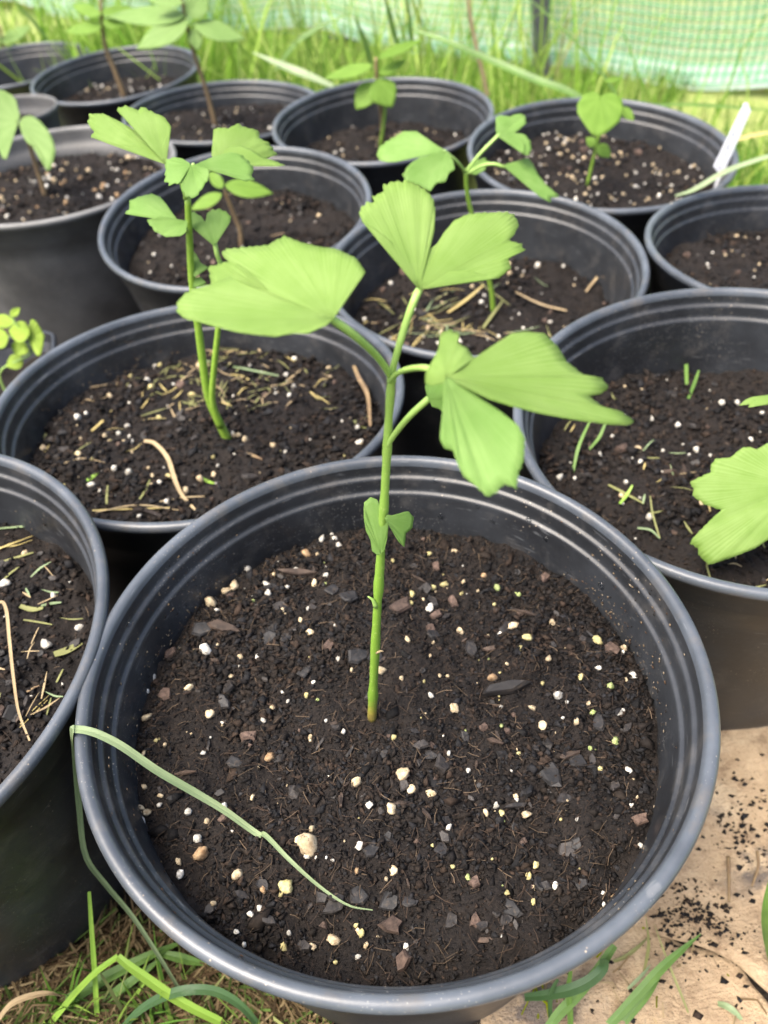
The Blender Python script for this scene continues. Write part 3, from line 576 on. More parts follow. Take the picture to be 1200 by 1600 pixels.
# flecks of dirt and drops on the front pot's walls
def wall_hit(P, p):
    d = P.inv @ ray(p); o = P.inv @ (CAM-P.base); zs = [z for r, z in P.inn][::-1]; rs_ = [r for r, z in P.inn][::-1]
    t = .2
    while t < 1.2:
        q = o+d*t; r = math.hypot(q.x, q.y)
        if q.z < P.h and r > np.interp(q.z, zs, rs_): return q
        t += .0006
    return None
def wall_specks(P, n, seed):
    g = np.random.default_rng(seed); zs = [z for r, z in P.inn][::-1]; rs_ = [r for r, z in P.inn][::-1]; Vv = []; Ff = []; Cc = []
    centres = g.uniform(0, 6.283, 9)
    for i in range(n):
        a = g.choice(centres)+g.normal(0, .22) if g.random() < .75 else g.uniform(0, 6.283)
        z = P.h-P.depth*(g.uniform(.06, 1)**.8 if i % 3 else g.uniform(.8, 1.02)); r = float(np.interp(z, zs, rs_)); s = .0004+.0018*g.random()**3
        c = np.array([math.cos(a), math.sin(a), 0]); tg = np.array([-c[1], c[0], 0])
        b0 = len(Vv)*1; V0 = OV*np.array([.35, g.uniform(.5, 1.6), g.uniform(.5, 1.2)])*s*.5*(1+g.uniform(-.3, .3, (6, 1)))
        for v in V0: Vv.append(c*(r-.0001+v[0])+tg*v[1]+np.array([0, 0, z+v[2]]))
        Ff += [(x+b0) for x in OF]; cc = [(.24, .17, .10), (.12, .07, .04), (.02, .016, .014), (.32, .26, .18)][g.integers(0, 4)]; Cc += [cc]*6
    tag(link('dirt_flecks', trimesh('dirt_flecks', np.array(Vv), np.array(Ff), M_CRUMB, np.array(Cc)), P.root), kind='stuff')
wall_specks(PA, 1500, 5); wall_specks(PB, 450, 6); wall_specks(PC, 400, 7); wall_specks(PD, 400, 8); wall_specks(PE, 250, 9)
dropme = trimesh('water_drop', lumpy(IV2, .08)*np.array([.5, .5, .5]), IF2, M_WATER, None, True)
for x, y, s in ((680, 752, 11), (687, 768, 9), (689, 807, 13), (746, 792, 9), (826, 814, 12), (853, 843, 11), (770, 815, 12), (940, 915, 14), (941, 940, 8), (812, 802, 6), (205, 975, 14), (888, 853, 6)):
    q = wall_hit(PA, (x, y))
    if q:
        o = link('water_drop', dropme, PA.root); a = math.atan2(q.y, q.x); sz = s*pxm(toworld(PA, q)); o.location = q; o.scale = (sz*.5, sz*.95, sz*1.15); o.rotation_euler = (0, 0, a)

# ------------------------------------------------------------------ square pot and its weed
sq = empty('square_pot', (-.392, .70, 0), 'small square dark pot wedged between the round pots at the left edge', 'plant pot')
sq.rotation_euler = (0, 0, R_(14))
def sq_ring(hw, z, n=7, rr=.016):
    pts = []
    for cxq, cyq, a0 in ((1, 1, 0), (-1, 1, 90), (-1, -1, 180), (1, -1, 270)):
        for i in range(n): a = R_(a0+90*i/(n-1)); pts.append((cxq*(hw-rr)+rr*math.cos(a), cyq*(hw-rr)+rr*math.sin(a), z))
    return pts
def sq_lathe(rings):
    V = []; F = []; n = len(rings[0])
    for r in rings: V += r
    for j in range(len(rings)-1):
        for k in range(n): F.append((j*n+k, j*n+(k+1) % n, (j+1)*n+(k+1) % n, (j+1)*n+k))
    return V, F
V, F = sq_lathe([sq_ring(.001, .002, 7, .001), sq_ring(.052, .002), sq_ring(.068, .118), sq_ring(.071, .122)]); link('wall', mesh('wall', V, F, M_BODY), sq)
V, F = sq_lathe([sq_ring(.071, .122), sq_ring(.0745, .123), sq_ring(.075, .128), sq_ring(.073, .131), sq_ring(.0715, .1305)]); link('rim', mesh('rim', V, F, M_RIM), sq)
V, F = sq_lathe([sq_ring(.0715, .1305), sq_ring(.0695, .12), sq_ring(.064, .07)]); link('inner_wall', mesh('inner_wall', V, F, M_BODY), sq)
ssoil = link('soil', grid_sheet('soil', -.0655, .0655, -.0655, .0655, 30, 30, lambda X, Y: .106+.01*fbm(X, Y, 40, 3, 4), M_SOIL), sq)
for _ in range(14):
    o = link('perlite_granule', random.choice(GRAN['w']), ssoil); o.location = (random.uniform(-.055, .055), random.uniform(-.055, .055), .102); s = random.uniform(.003, .007); o.scale = (s, s, s)

# ------------------------------------------------------------------ leaves
def leaf(name, parent, org, lobes, base, B, n, mat, bend=0.0, pleat=.00025, teeth=2.0, K=9, cup=0.0, step=2.6, solid=.00022):
    """lobes: outlines (picture pixels) fanning from 'base'; B the 3-D point of the base, n the leaf plane's normal.
    bend: depth added towards the tip, cup: across the fan"""
    V = []; F = []; UV = []; n = Vector(n).normalized(); base = Vector(base)
    for out in lobes:
        P = [Vector(p) for p in out]; L = [0]
        for a, b in zip(P, P[1:]): L.append(L[-1]+(b-a).length)
        m = max(10, int(L[-1]/step)); rad = max((p-base).length for p in P); g = []
        rnd = [random.uniform(-1, 1) for _ in range(m+3)]
        for i in range(m+1):
            s = L[-1]*i/m; k = max(j for j in range(len(L)-1) if L[j] <= s+1e-9); t = (s-L[k])/max(1e-9, L[k+1]-L[k]); p = P[k].lerp(P[k+1], t)
            d = p-base; f = d.length/rad; tw = max(0, (f-.45)/.55)
            p = p+d.normalized()*teeth*tw*(.6*rnd[i]+.5*rnd[i//2]+.6*math.sin(s*.55))
            g.append((p, i/m))
        b0 = len(V)
        for k in range(K+1):
            t = (k/K)
            for p, u in g:
                q = base+(p-base)*(.015+.985*t); W = onpl(q, B, n); f = (p-base).length/rad*t
                dl = bend*f*f+pleat*f*(math.sin(u*41+3*math.sin(u*9))+3.0*math.sin(u*13+f*2))+cup*f*(2*abs(u-.5))**2
                r_ = (W-CAM); W = CAM+r_*(1+dl/r_.length)
                V.append(W-org); UV.append((u, t))
        c = len(g)
        for k in range(K):
            for i in range(c-1): F.append((b0+k*c+i, b0+k*c+i+1, b0+(k+1)*c+i+1, b0+(k+1)*c+i))
    me = mesh(name, V, F, mat); uv = me.uv_layers.new(name='UVMap')
    for lp in me.loops: uv.data[lp.index].uv = UV[lp.vertex_index]
    o = link(name, me, parent); md = o.modifiers.new('thickness', 'SOLIDIFY'); md.thickness = solid; md.offset = 0
    return o
def ovate(base, tip, w_, asym=0, pointy=.8):
    b = Vector(base); t = Vector(tip); d = t-b; s = Vector((-d.y, d.x)).normalized(); up_ = []; dn = []
    for i in range(1, 13):
        x = i/13; y = math.sin(math.pi*x**pointy)**.9*w_/2
        up_.append(b+d*x+s*(y*(1+asym))); dn.append(b+d*x-s*(y*(1-asym)))
    return [tuple(v) for v in up_+[t]+dn[::-1]]
def seedling(name, label, base, group=None): return empty(name, base, label, 'seedling', group)

# --- front ginkgo
bA = toworld(PA, soil_at(PA, (580, 1122))); YA = bA.y
gk = seedling('ginkgo_seedling', 'tall ginkgo seedling in the front pot, forked near the top with large fan leaves', bA, 'ginkgo seedlings')
stp = [(581, 1128), (584, 1060), (589, 960), (594, 880), (600, 790), (605, 700), (609, 630), (612, 588)]
st = tube('stem', [ony(p, YA) for p in stp], .0023, .0014, M_STEMG, gk, n=44, seg=12, org=bA, rf=lambda t: 1+.08*math.sin(t*37)+.04*math.sin(t*91)+.28*math.exp(-((t-.10)/.018)**2)+.2*math.exp(-((t-.36)/.014)**2)+.25*math.exp(-((t-.99)/.03)**2))
tube('bud_scale', [ony(p, YA-.002) for p in ((587, 948), (583, 938), (575, 932))], .0012, .0003, M_PET, st, n=6, org=bA)
tube('bud_scale', [ony(p, YA-.002) for p in ((588, 1020), (595, 1017), (599, 1018))], .0007, .0003, M_DRY, st, n=5, org=bA)
z5 = lambda pts: zm(250, 270, 1.6, pts); z4 = lambda pts: zm(600, 400, 2, pts); z8 = lambda pts: zm(200, 700, 2.4, pts)
def pet(parent, pts, ys, r0, r1, org, mat=None):
    P = [ony(p, y) for p, y in zip(pts, ys)]; P[-1] = P[-1]+Vector((0, .0022, -.0014)); P.append(P[-1]+(P[-1]-P[-2]).normalized()*.003+Vector((0, .001, -.0005)))
    return tube('petiole', P, r0, r1, mat or M_PET, parent, n=22, seg=8, org=org, rf=lambda t: 1-.85*max(0, (t-.72)/.28)**1.5+.25*max(0, .1-t)/.1)
# left leaf: a back lobe and a front lobe, folded along the middle
lb = z5([(432, 366)])[0]; B1 = ony(lb, YA-.022)
lf = leaf('leaf', gk, bA, [z5([(400, 352), (300, 318), (210, 275), (172, 258), (168, 240), (172, 222), (154, 205), (160, 192), (200, 188), (270, 181), (310, 158), (350, 173), (400, 186), (440, 190), (490, 214), (514, 249), (492, 270), (463, 290), (446, 320), (442, 350)])], lb, B1, (-.15, -.42, .9), M_GINK, bend=.012, cup=.004)
leaf('lobe', lf, bA, [z5([(415, 382), (395, 390), (370, 402), (330, 402), (290, 410), (240, 405), (190, 398), (140, 385), (100, 374), (60, 364), (42, 347), (45, 322), (62, 304), (82, 290), (122, 281), (150, 268), (176, 260), (230, 285), (300, 316), (380, 345), (430, 362)])], lb, B1-Vector((0, .001, 0)), (-.05, -.22, .97), M_GINK, bend=-.004, cup=.002)
leaf('lobe', lf, bA, [z5([(205, 300), (170, 290), (128, 280), (126, 262), (121, 234), (150, 228), (172, 222), (200, 230), (230, 280)])], z5([(300, 318)])[0], ony(z5([(300, 318)])[0], YA-.008), (-.1, -.5, .86), M_GINK, bend=.006)
pet(gk, z5([(580, 512), (545, 462), (490, 410), (432, 366)]), (YA, YA-.006, YA-.016, YA-.022), .0012, .0013, bA)
# top leaf with two upright lobes
tb = z5([(648, 292)])[0]; B2 = ony(tb, YA+.006)
tl_ = leaf('leaf', gk, bA, [z5([(640, 268), (625, 230), (600, 195), (570, 165), (540, 141), (505, 121), (498, 100), (504, 86), (520, 72), (537, 77), (531, 60), (560, 47), (556, 31), (580, 23), (620, 20), (660, 40), (683, 65), (688, 92), (686, 140), (675, 190), (662, 240)])], tb, B2, (.12, -.72, .68), M_GINK, bend=.004)
leaf('lobe', tl_, bA, [z5([(660, 238), (676, 190), (692, 178), (710, 150), (735, 120), (770, 103), (820, 100), (870, 98), (890, 110), (896, 130), (886, 155), (872, 168), (905, 179), (911, 194), (885, 206), (870, 215), (879, 236), (846, 264), (815, 255), (770, 245), (730, 246), (695, 256), (668, 275), (658, 288)])], tb, B2, (-.12, -.62, .75), M_GINK, bend=.008)
pet(gk, z5([(578, 506), (592, 452), (615, 375), (636, 318), (650, 288)]), (YA, YA, YA+.002, YA+.004, YA+.006), .0012, .0014, bA)
# right leaf: a wide lobe, a hanging lobe and a half-turned lobe behind
rb_ = z4([(195, 378)])[0]; B3 = ony(rb_, YA-.040)
rl = leaf('leaf', gk, bA, [z4([(225, 362), (280, 322), (340, 281), (400, 242), (440, 237), (500, 242), (540, 280), (570, 330), (620, 370), (680, 381), (701, 410), (680, 430), (638, 437), (680, 470), (740, 486), (779, 515), (768, 529), (700, 526), (640, 518), (560, 506), (480, 490), (400, 470), (330, 448), (270, 418), (215, 392)])], rb_, B3, (.22, -.35, .9), M_GINK, bend=.010, cup=-.004)
leaf('lobe', rl, bA, [z4([(212, 388), (262, 408), (310, 450), (370, 490), (420, 530), (441, 570), (436, 640), (420, 682), (415, 726), (390, 718), (372, 714), (350, 740), (325, 753), (290, 722), (250, 690), (230, 650), (216, 608), (190, 602), (174, 571), (190, 540), (187, 480), (182, 420), (186, 395)])], rb_, B3-Vector((0, .0012, 0)), (.1, -.86, .5), M_GINKB, bend=-.012, cup=.006)
leaf('lobe', rl, bA, [z4([(186, 398), (150, 405), (128, 398), (130, 368), (150, 330), (170, 292), (176, 245), (205, 230), (236, 243), (230, 272), (262, 290), (268, 305), (286, 318), (240, 352), (208, 372)])], rb_, B3+Vector((0, .0015, 0)), (-.35, -.6, .72), M_GINK, bend=.016)
pet(gk, z4([(18, 392), (45, 365), (90, 351), (140, 352), (195, 378)]), (YA, YA-.008, YA-.02, YA-.031, YA-.040), .0009, .0011, bA)
qb = z4([(140, 448)])[0]; B4 = ony(qb, YA-.012)
leaf('leaf', gk, bA, [z4([(135, 440), (128, 410), (135, 380), (165, 370), (195, 400), (250, 430), (300, 460), (280, 520), (220, 520), (185, 482), (150, 470)])], qb, B4, (.1, -.6, .8), M_GINKB, bend=.01)
pet(gk, z4([(8, 596), (40, 548), (85, 495), (140, 448)]), (YA, YA-.004, YA-.009, YA-.012), .0010, .0013, bA)
# the small pair lower on the stem
sb = z8([(950, 398)])[0]; B5 = ony(sb, YA-.006)
leaf('leaf', gk, bA, [z8([(962, 380), (972, 340), (977, 290), (966, 252), (950, 230), (936, 195), (910, 184), (885, 204), (884, 260), (892, 310), (910, 345), (915, 386), (936, 402)])], sb, B5, (-.2, -.9, .35), M_GINKB, bend=.002, teeth=.6)
sb = z8([(962, 262)])[0]
leaf('leaf', gk, bA, [z8([(975, 250), (1002, 255), (1050, 236), (1071, 260), (1066, 300), (1042, 320), (1036, 372), (1014, 350), (988, 300), (966, 272)])], sb, ony(sb, YA-.004), (.3, -.7, .6), M_GINKB, bend=.003, teeth=.6)

# --- ginkgo with two stems in the pot behind
bB = toworld(PB, soil_at(PB, (354, 684))); YB = bB.y
g2 = seedling('ginkgo_seedling', 'ginkgo seedling with two thin stems and scalloped leaves left of the front one', bB, 'ginkgo seedlings')
s2 = tube('stem', [ony(p, YB) for p in ((356, 688), (340, 655), (325, 618), (316, 560), (309, 505), (300, 440), (296, 370), (293, 305))], .0034, .0020, M_STEM, g2, n=30, seg=10, org=bB)
s2b = tube('stem', [ony(p, YB-.006) for p in ((345, 668), (332, 628), (334, 580), (341, 512), (346, 450), (344, 415))], .0026, .0016, M_STEM, g2, n=24, seg=8, org=bB)
zb = lambda pts: zm(130, 150, 3.75, pts)
def gl(parent, org, pts, base, Y, n, mat=M_GINKB, f=zb, **k):
    b = f([base])[0]; return leaf('leaf', parent, org, [f(pts)], b, ony(b, Y), n, mat, **k)
gl(g2, bB, [(430, 352), (380, 312), (300, 292), (220, 290), (150, 266), (100, 246), (40, 242), (66, 210), (30, 172), (40, 102), (120, 104), (220, 153), (300, 198), (350, 256)], (486, 402), YB-.02, (-.1, -.55, .83), M_GINK, bend=.004)
gl(g2, bB, [(352, 258), (290, 182), (240, 122), (190, 76), (250, 58), (322, 82), (345, 62), (420, 100), (470, 120), (495, 150), (516, 182), (490, 230), (466, 280), (461, 330), (486, 390)], (486, 402), YB-.02, (.1, -.65, .75), M_GINK, bend=.006)
gl(g2, bB, [(580, 430), (570, 510), (500, 522), (480, 490), (478, 450), (490, 372), (530, 358), (580, 366), (625, 395)], (628, 408), YB-.03, (-.15, -.45, .88), bend=.0)
gl(g2, bB, [(600, 420), (572, 510), (580, 560), (610, 596), (660, 590), (700, 540), (738, 480), (738, 432), (680, 405)], (632, 404), YB-.03, (0, -.75, .65), bend=-.006)
gl(g2, bB, [(690, 402), (740, 365), (800, 345), (870, 330), (930, 345), (976, 390), (1002, 435), (985, 460), (1002, 490), (950, 500), (880, 462), (800, 432), (735, 430), (690, 418)], (650, 405), YB-.03, (.2, -.4, .9), bend=.003)
gl(g2, bB, [(752, 350), (758, 270), (765, 195), (800, 185), (850, 190), (900, 165), (960, 185), (1022, 200), (1036, 250), (1082, 270), (1112, 310), (1132, 346), (1050, 375), (960, 370)], (800, 400), YB+.02, (.1, -.7, .7), M_GINK, bend=.012)
gl(g2, bB, [(820, 330), (860, 295), (930, 290), (1000, 320), (1060, 365), (1100, 372), (1182, 406), (1150, 412), (1000, 412), (900, 420)], (815, 400), YB+.012, (.1, -.35, .93), M_GINK, bend=.006)
gl(g2, bB, [(530, 735), (440, 700), (380, 700), (340, 690), (244, 692), (276, 655), (270, 620), (300, 600), (400, 572), (450, 590), (492, 640), (512, 700), (548, 735)], (562, 742), YB-.012, (-.1, -.5, .85), bend=.008)
gl(g2, bB, [(555, 740), (440, 705), (372, 728), (400, 770), (432, 800), (480, 826), (570, 822), (602, 800), (612, 745), (600, 715)], (598, 730), YB-.012, (0, -.6, .8), bend=-.004)
gl(g2, bB, [(740, 842), (700, 800), (640, 772), (612, 742), (608, 692), (650, 680), (690, 705), (716, 740), (726, 690), (760, 665), (820, 670), (866, 700), (860, 740), (820, 780), (786, 820), (778, 858)], (770, 880), YB-.008, (0, -.72, .7), bend=.004)
gl(g2, bB, [(660, 1060), (645, 1000), (640, 905), (665, 930), (690, 980), (740, 1005), (700, 1030)], (650, 1062), YB-.004, (0, -.7, .7), teeth=.5)
gl(g2, bB, [(655, 1090), (650, 1065), (690, 1060), (720, 1095), (700, 1120)], (645, 1120), YB-.004, (0, -.7, .7), teeth=.5)
pet(g2, zb([(606, 600), (560, 480), (520, 430), (486, 402)]), (YB, YB-.01, YB-.015, YB-.02), .0012, .0012, bB)
pet(g2, zb([(600, 600), (600, 500), (635, 405)]), (YB, YB-.015, YB-.03), .0013, .0012, bB)
pet(g2, zb([(612, 610), (680, 480), (800, 400)]), (YB, YB+.01, YB+.018), .0012, .0012, bB)
pet(g2, zb([(612, 800), (590, 760), (562, 742)]), (YB, YB-.008, YB-.012), .0012, .0012, bB)
pet(g2, zb([(805, 985), (785, 930), (770, 875)]), (YB-.006, YB-.007, YB-.008), .0015, .0016, bB)

# --- brown-stemmed seedling behind it
bF = toworld(PF, soil_at(PF, (377, 384))); YF = bF.y
s3 = seedling('broadleaf_seedling', 'short seedling with brown stem and pointed leaves behind the two-stemmed ginkgo', bF, 'broadleaf seedlings')
tube('stem', [ony(p, YF) for p in zb([(926, 885), (920, 790), (880, 690), (850, 610), (825, 545)])], .0030, .0017, M_TWIG, s3, org=bF)
def ov(parent, org, f, base, tip, w_, Y, n, mat=M_OVATE, **k):
    b, t = f([base, tip]); s = (Vector(f([(w_, 0)])[0])-Vector(f([(0, 0)])[0])).length
    return leaf('leaf', parent, org, [ovate(b, t, s)], b, ony(b, Y), n, mat, teeth=.0, pleat=.0004, **k)
ov(s3, bF, zb, (828, 520), (1115, 572), 105, YF-.006, (.1, -.5, .86), bend=.006)
ov(s3, bF, zb, (812, 572), (628, 668), 78, YF-.006, (-.1, -.5, .86), bend=.004)
ov(s3, bF, zb, (818, 540), (735, 436), 70, YF-.004, (0, -.6, .8))
# --- ginkgo in the middle pot
bE = toworld(PE, soil_at(PE, (770, 487))); YE = bE.y
g3 = seedling('ginkgo_seedling', 'ginkgo seedling rising behind the top leaf of the front one, four loose leaves', bE, 'ginkgo seedlings')
ze = lambda pts: zm(560, 160, 3.53, pts)
tube('stem', [ony(p, YE) for p in [(771, 490), (767, 450), (752, 390)]+ze([(640, 660), (615, 580), (598, 480), (592, 380)])], .0026, .0019, M_STEM, g3, n=24, org=bE)
gl(g3, bE, [(445, 282), (340, 297), (270, 307), (200, 330), (130, 327), (100, 290), (120, 240), (180, 200), (250, 160), (320, 158), (400, 220), (455, 250)], (480, 270), YE-.02, (-.1, -.45, .88), f=ze, bend=.005)
gl(g3, bE, [(455, 282), (340, 302), (280, 342), (245, 400), (255, 440), (300, 450), (350, 470), (395, 492), (430, 446), (480, 440), (500, 390), (532, 372), (525, 330), (505, 292)], (488, 272), YE-.02, (0, -.72, .7), f=ze, bend=-.005)
gl(g3, bE, [(758, 150), (758, 80), (790, 70), (830, 80), (880, 60), (922, 70), (926, 110), (890, 150), (855, 172), (800, 185)], (764, 190), YE+.004, (0, -.7, .7), f=ze, bend=.004)
gl(g3, bE, [(800, 178), (860, 168), (912, 174), (946, 210), (957, 250), (942, 290), (914, 292), (926, 260), (914, 222), (880, 192), (830, 192)], (770, 188), YE-.002, (.2, -.6, .75), f=ze, bend=-.003)
gl(g3, bE, [(830, 335), (870, 335), (936, 304), (962, 340), (992, 400), (1042, 460), (1112, 518), (1062, 530), (1056, 552), (1000, 520), (940, 470), (870, 410), (825, 368)], (796, 348), YE-.012, (.25, -.5, .82), f=ze, bend=.004)
gl(g3, bE, [(620, 360), (650, 320), (700, 306), (716, 330), (690, 380), (650, 400), (620, 395)], (608, 385), YE+.01, (0, -.7, .7), f=ze)
pet(g3, ze([(590, 385), (545, 330), (482, 270)]), (YE, YE-.012, YE-.02), .0014, .0015, bE)
pet(g3, ze([(596, 380), (670, 285), (766, 186)]), (YE, YE, YE+.003), .0014, .0017, bE)
pet(g3, ze([(600, 392), (680, 350), (745, 340), (798, 350)]), (YE, YE-.004, YE-.009, YE-.012), .0014, .0014, bE)
# --- ginkgo at the right edge
bD = toworld(PD, soil_at(PD, (1232, 760))); YD = bD.y
g4 = seedling('ginkgo_seedling', 'ginkgo seedling at the right edge, one large two-lobed leaf in view', bD, 'ginkgo seedlings')
zd = lambda pts: zm(1060, 600, 5.336, pts)
tube('stem', [ony(p, YD) for p in ((1232, 764), (1236, 690), (1238, 620), (1236, 560))], .003, .002, M_STEM, g4, org=bD)
gl(g4, bD, [(900, 620), (830, 540), (745, 490), (700, 518), (650, 546), (600, 525), (540, 528), (490, 565), (435, 612), (380, 618), (310, 624), (270, 680), (270, 735), (180, 775), (95, 820), (125, 870), (125, 940), (170, 970), (210, 1000), (290, 1030), (362, 1050), (280, 1120), (230, 1172), (170, 1230), (110, 1300), (104, 1346), (156, 1362), (170, 1420), (230, 1490), (270, 1506), (330, 1486), (420, 1455), (540, 1410), (640, 1370), (745, 1300), (850, 1190), (930, 1040)], (985, 850), YD-.055, (-.15, -.6, .79), M_GINK, f=zd, bend=.006, K=12)
gl(g4, bD, [(900, 120), (745, 92), (620, 106), (560, 130), (500, 182), (545, 168), (640, 128), (600, 160), (580, 196), (640, 185), (745, 160), (900, 150)], (1000, 130), YD-.03, (0, -.3, .95), M_GINK, f=zd, teeth=.3)
pet(g4, zd([(945, 540), (960, 700), (985, 850)]), (YD, YD-.03, YD-.055), .0015, .002, bD)
pet(g4, zd([(945, 300), (975, 200), (1000, 130)]), (YD, YD-.016, YD-.03), .0014, .0016, bD)
# --- the seedlings of the far rows
zg = lambda pts: zm(0, 100, 6, pts)
bG = toworld(PG, soil_at(PG, (71, 308))); YG = bG.y
s4 = seedling('broadleaf_seedling', 'seedling with two drooping pointed leaves in the weathered grey pot', bG, 'broadleaf seedlings')
tube('stem', [ony(p, YG) for p in zg([(435, 1260), (370, 1050), (310, 870), (270, 740), (180, 552)])], .0032, .002, M_TWIG, s4, org=bG)
gl(s4, bG, [(215, 500), (265, 484), (312, 490), (380, 540), (450, 620), (500, 720), (522, 820), (502, 900), (480, 982), (440, 1002), (420, 960), (400, 880), (360, 790), (300, 772), (240, 722), (200, 640)], (176, 548), YG-.01, (.1, -.65, .75), M_OVATEP, f=zg, teeth=.2, bend=-.012)
gl(s4, bG, [(185, 480), (150, 340), (110, 290), (40, 250), (-60, 230), (-150, 330), (-160, 500), (-80, 700), (0, 830), (30, 892), (66, 892), (60, 800), (76, 700), (130, 620), (160, 580)], (172, 542), YG-.01, (-.1, -.65, .75), M_OVATEP, f=zg, teeth=.4, bend=-.012)
z3 = lambda pts: zm(0, 0, 3, pts)
bH = toworld(PH, soil_at(PH, (337, 198))); YH = bH.y
s5 = seedling('broadleaf_seedling', 'tall seedling with thin brown stem and broad pale leaves above the second far pot', bH, 'broadleaf seedlings')
tube('stem', [ony(p, YH) for p in [(338, 200), (322, 140), (302, 80), (292, 40), (284, 0), (278, -40)]], .0034, .0022, M_TWIG, s5, n=24, org=bH)
for b_, t_, w_, n_ in (((885, 85), (640, 232), 120, (-.1, -.6, .8)), ((905, 110), (1155, 185), 95, (.2, -.45, .87)), ((870, 70), (500, 78), 95, (-.2, -.4, .9)), ((880, 80), (975, -40), 120, (.1, -.7, .7)), ((860, 10), (690, 0), 60, (0, -.6, .8)), ((905, 130), (930, 240), 70, (.1, -.7, .7))):
    ov(s5, bH, z3, b_, t_, w_, YH-.01, n_, M_OVATEP, bend=.006)
bI = toworld(PI, soil_at(PI, (196, 156))); YI = bI.y
s6 = seedling('broadleaf_seedling', 'leaning tan stem with a few narrow leaves in the tilted far pot', bI, 'broadleaf seedlings')
tube('stem', [ony(p, YI) for p in [(197, 158), (180, 112), (166, 78), (160, 45), (158, 10), (158, -30)]], .0042, .0024, M_TWIG, s6, n=20, org=bI)
for b_, t_, w_, n_ in (((480, 120), (300, 150), 60, (-.1, -.5, .85)), ((478, 100), (590, 120), 50, (.1, -.5, .85)), ((475, 70), (330, 20), 60, (-.1, -.5, .85)), ((475, 60), (640, 40), 60, (.1, -.6, .8))):
    ov(s6, bI, z3, b_, t_, w_, YI-.01, n_, M_OVATE, bend=.004)
bK = toworld(PK, soil_at(PK, (22, 130))); YK = bK.y
s7 = seedling('broadleaf_seedling', 'small brown-stemmed seedling in the top left corner pot', bK, 'broadleaf seedlings')
tube('stem', [ony(p, YK) for p in [(23, 134), (12, 100), (4, 70), (0, 40)]], .004, .0026, M_TWIG, s7, org=bK)
for b_, t_, w_, n_ in (((15, 235), (148, 258), 78, (.1, -.6, .8)), ((0, 200), (150, 120), 60, (.1, -.5, .85)), ((5, 190), (-120, 130), 80, (0, -.5, .8))):
    ov(s7, bK, z3, b_, t_, w_, YK-.01, n_, M_OVATEP, bend=.004)
zl = lambda pts: zm(400, 0, 3, pts)
bL = toworld(PL, soil_at(PL, (598, 226))); YL = bL.y
s8 = seedling('broadleaf_seedling', 'seedling with five glossy pointed leaves in the middle back pot', bL, 'broadleaf seedlings')
tube('stem', [ony(p, YL) for p in zl([(592, 690), (590, 560), (575, 430), (565, 340), (562, 270)])], .0036, .0020, M_TWIG, s8, org=bL)
tube('side_stem', [ony(p, YL-.006) for p in zl([(582, 690), (600, 560), (606, 470), (590, 390)])], .0026, .0018, M_STEM, s8, org=bL)
for b_, t_, w_, n_ in (((556, 385), (468, 515), 105, (-.2, -.7, .7)), ((560, 372), (640, 505), 135, (.2, -.7, .7)), ((548, 305), (318, 368), 62, (-.1, -.4, .9)), ((570, 272), (785, 184), 50, (.1, -.4, .9)), ((578, 345), (705, 282), 52, (.1, -.5, .86))):
    ov(s8, bL, zl, b_, t_, w_, YL-.008, n_, M_OVATE, bend=.004)
z2 = lambda pts: zm(600, 0, 2, pts)
bM = toworld(PM, soil_at(PM, (917, 290))); YM = bM.y
s9 = seedling('heartleaf_seedling', 'small seedling with one broad heart-shaped leaf in the labelled pot', bM, 'broadleaf seedlings')
tube('stem', [ony(p, YM) for p in z2([(634, 582), (650, 515), (662, 465), (680, 380), (690, 300)])], .0019, .0014, M_STEM, s9, org=bM)
gl(s9, bM, [(668, 290), (650, 286), (625, 294), (604, 325), (604, 352), (625, 388), (650, 421), (670, 429), (700, 411), (736, 380), (749, 345), (745, 314), (725, 294), (704, 288), (686, 294)], (678, 302), YM-.02, (0, -.6, .8), M_OVATE, f=z2, teeth=.1, bend=.003)
for b_, t_, w_, n_ in (((664, 455), (632, 430), 34, (0, -.6, .8)), ((668, 452), (708, 492), 42, (0, -.6, .8)), ((742, 335), (782, 378), 34, (.1, -.6, .8)), ((690, 255), (742, 242), 18, (0, -.6, .8))):
    ov(s9, bM, z2, b_, t_, w_, YM-.01, n_, M_OVATE)
# weed in the square pot
bq = Vector((-.372, .70, .104)); zq = lambda pts: zm(0, 460, 9.23, pts)
s10 = seedling('clover_weed', 'pale round-leaved weed in the small square pot at the left edge', bq)
Yq = .70
tube('stem', [bq, bq+Vector((.002, .004, .03)), ony(zq([(420, 880)])[0], Yq), ony(zq([(440, 760)])[0], Yq)], .0012, .001, M_PET, s10, org=bq)
for b_, t_, w_, n_ in (((420, 640), (640, 600), 400, (.2, -.6, .78)), ((430, 560), (120, 520), 240, (-.2, -.5, .85)), ((330, 690), (240, 890), 200, (0, -.6, .8)), ((330, 920), (90, 1040), 170, (-.1, -.5, .85)), ((200, 420), (-150, 340), 150, (-.1, -.5, .85)), ((150, 320), (290, 190), 90, (.1, -.6, .8)), ((120, 600), (-180, 680), 230, (-.1, -.5, .85))):
    ov(s10, bq, zq, b_, t_, w_*1.35, Yq+random.uniform(-.01, .01), n_, M_WEED)
for a_, b_ in (((430, 740), (420, 640)), ((420, 880), (330, 920)), ((430, 740), (330, 690)), ((425, 700), (430, 560)), ((425, 650), (200, 420)), ((425, 650), (120, 600)), ((300, 520), (150, 320))):
    pet(s10, zq([a_, b_]), (Yq, Yq), .0007, .0007, bq)

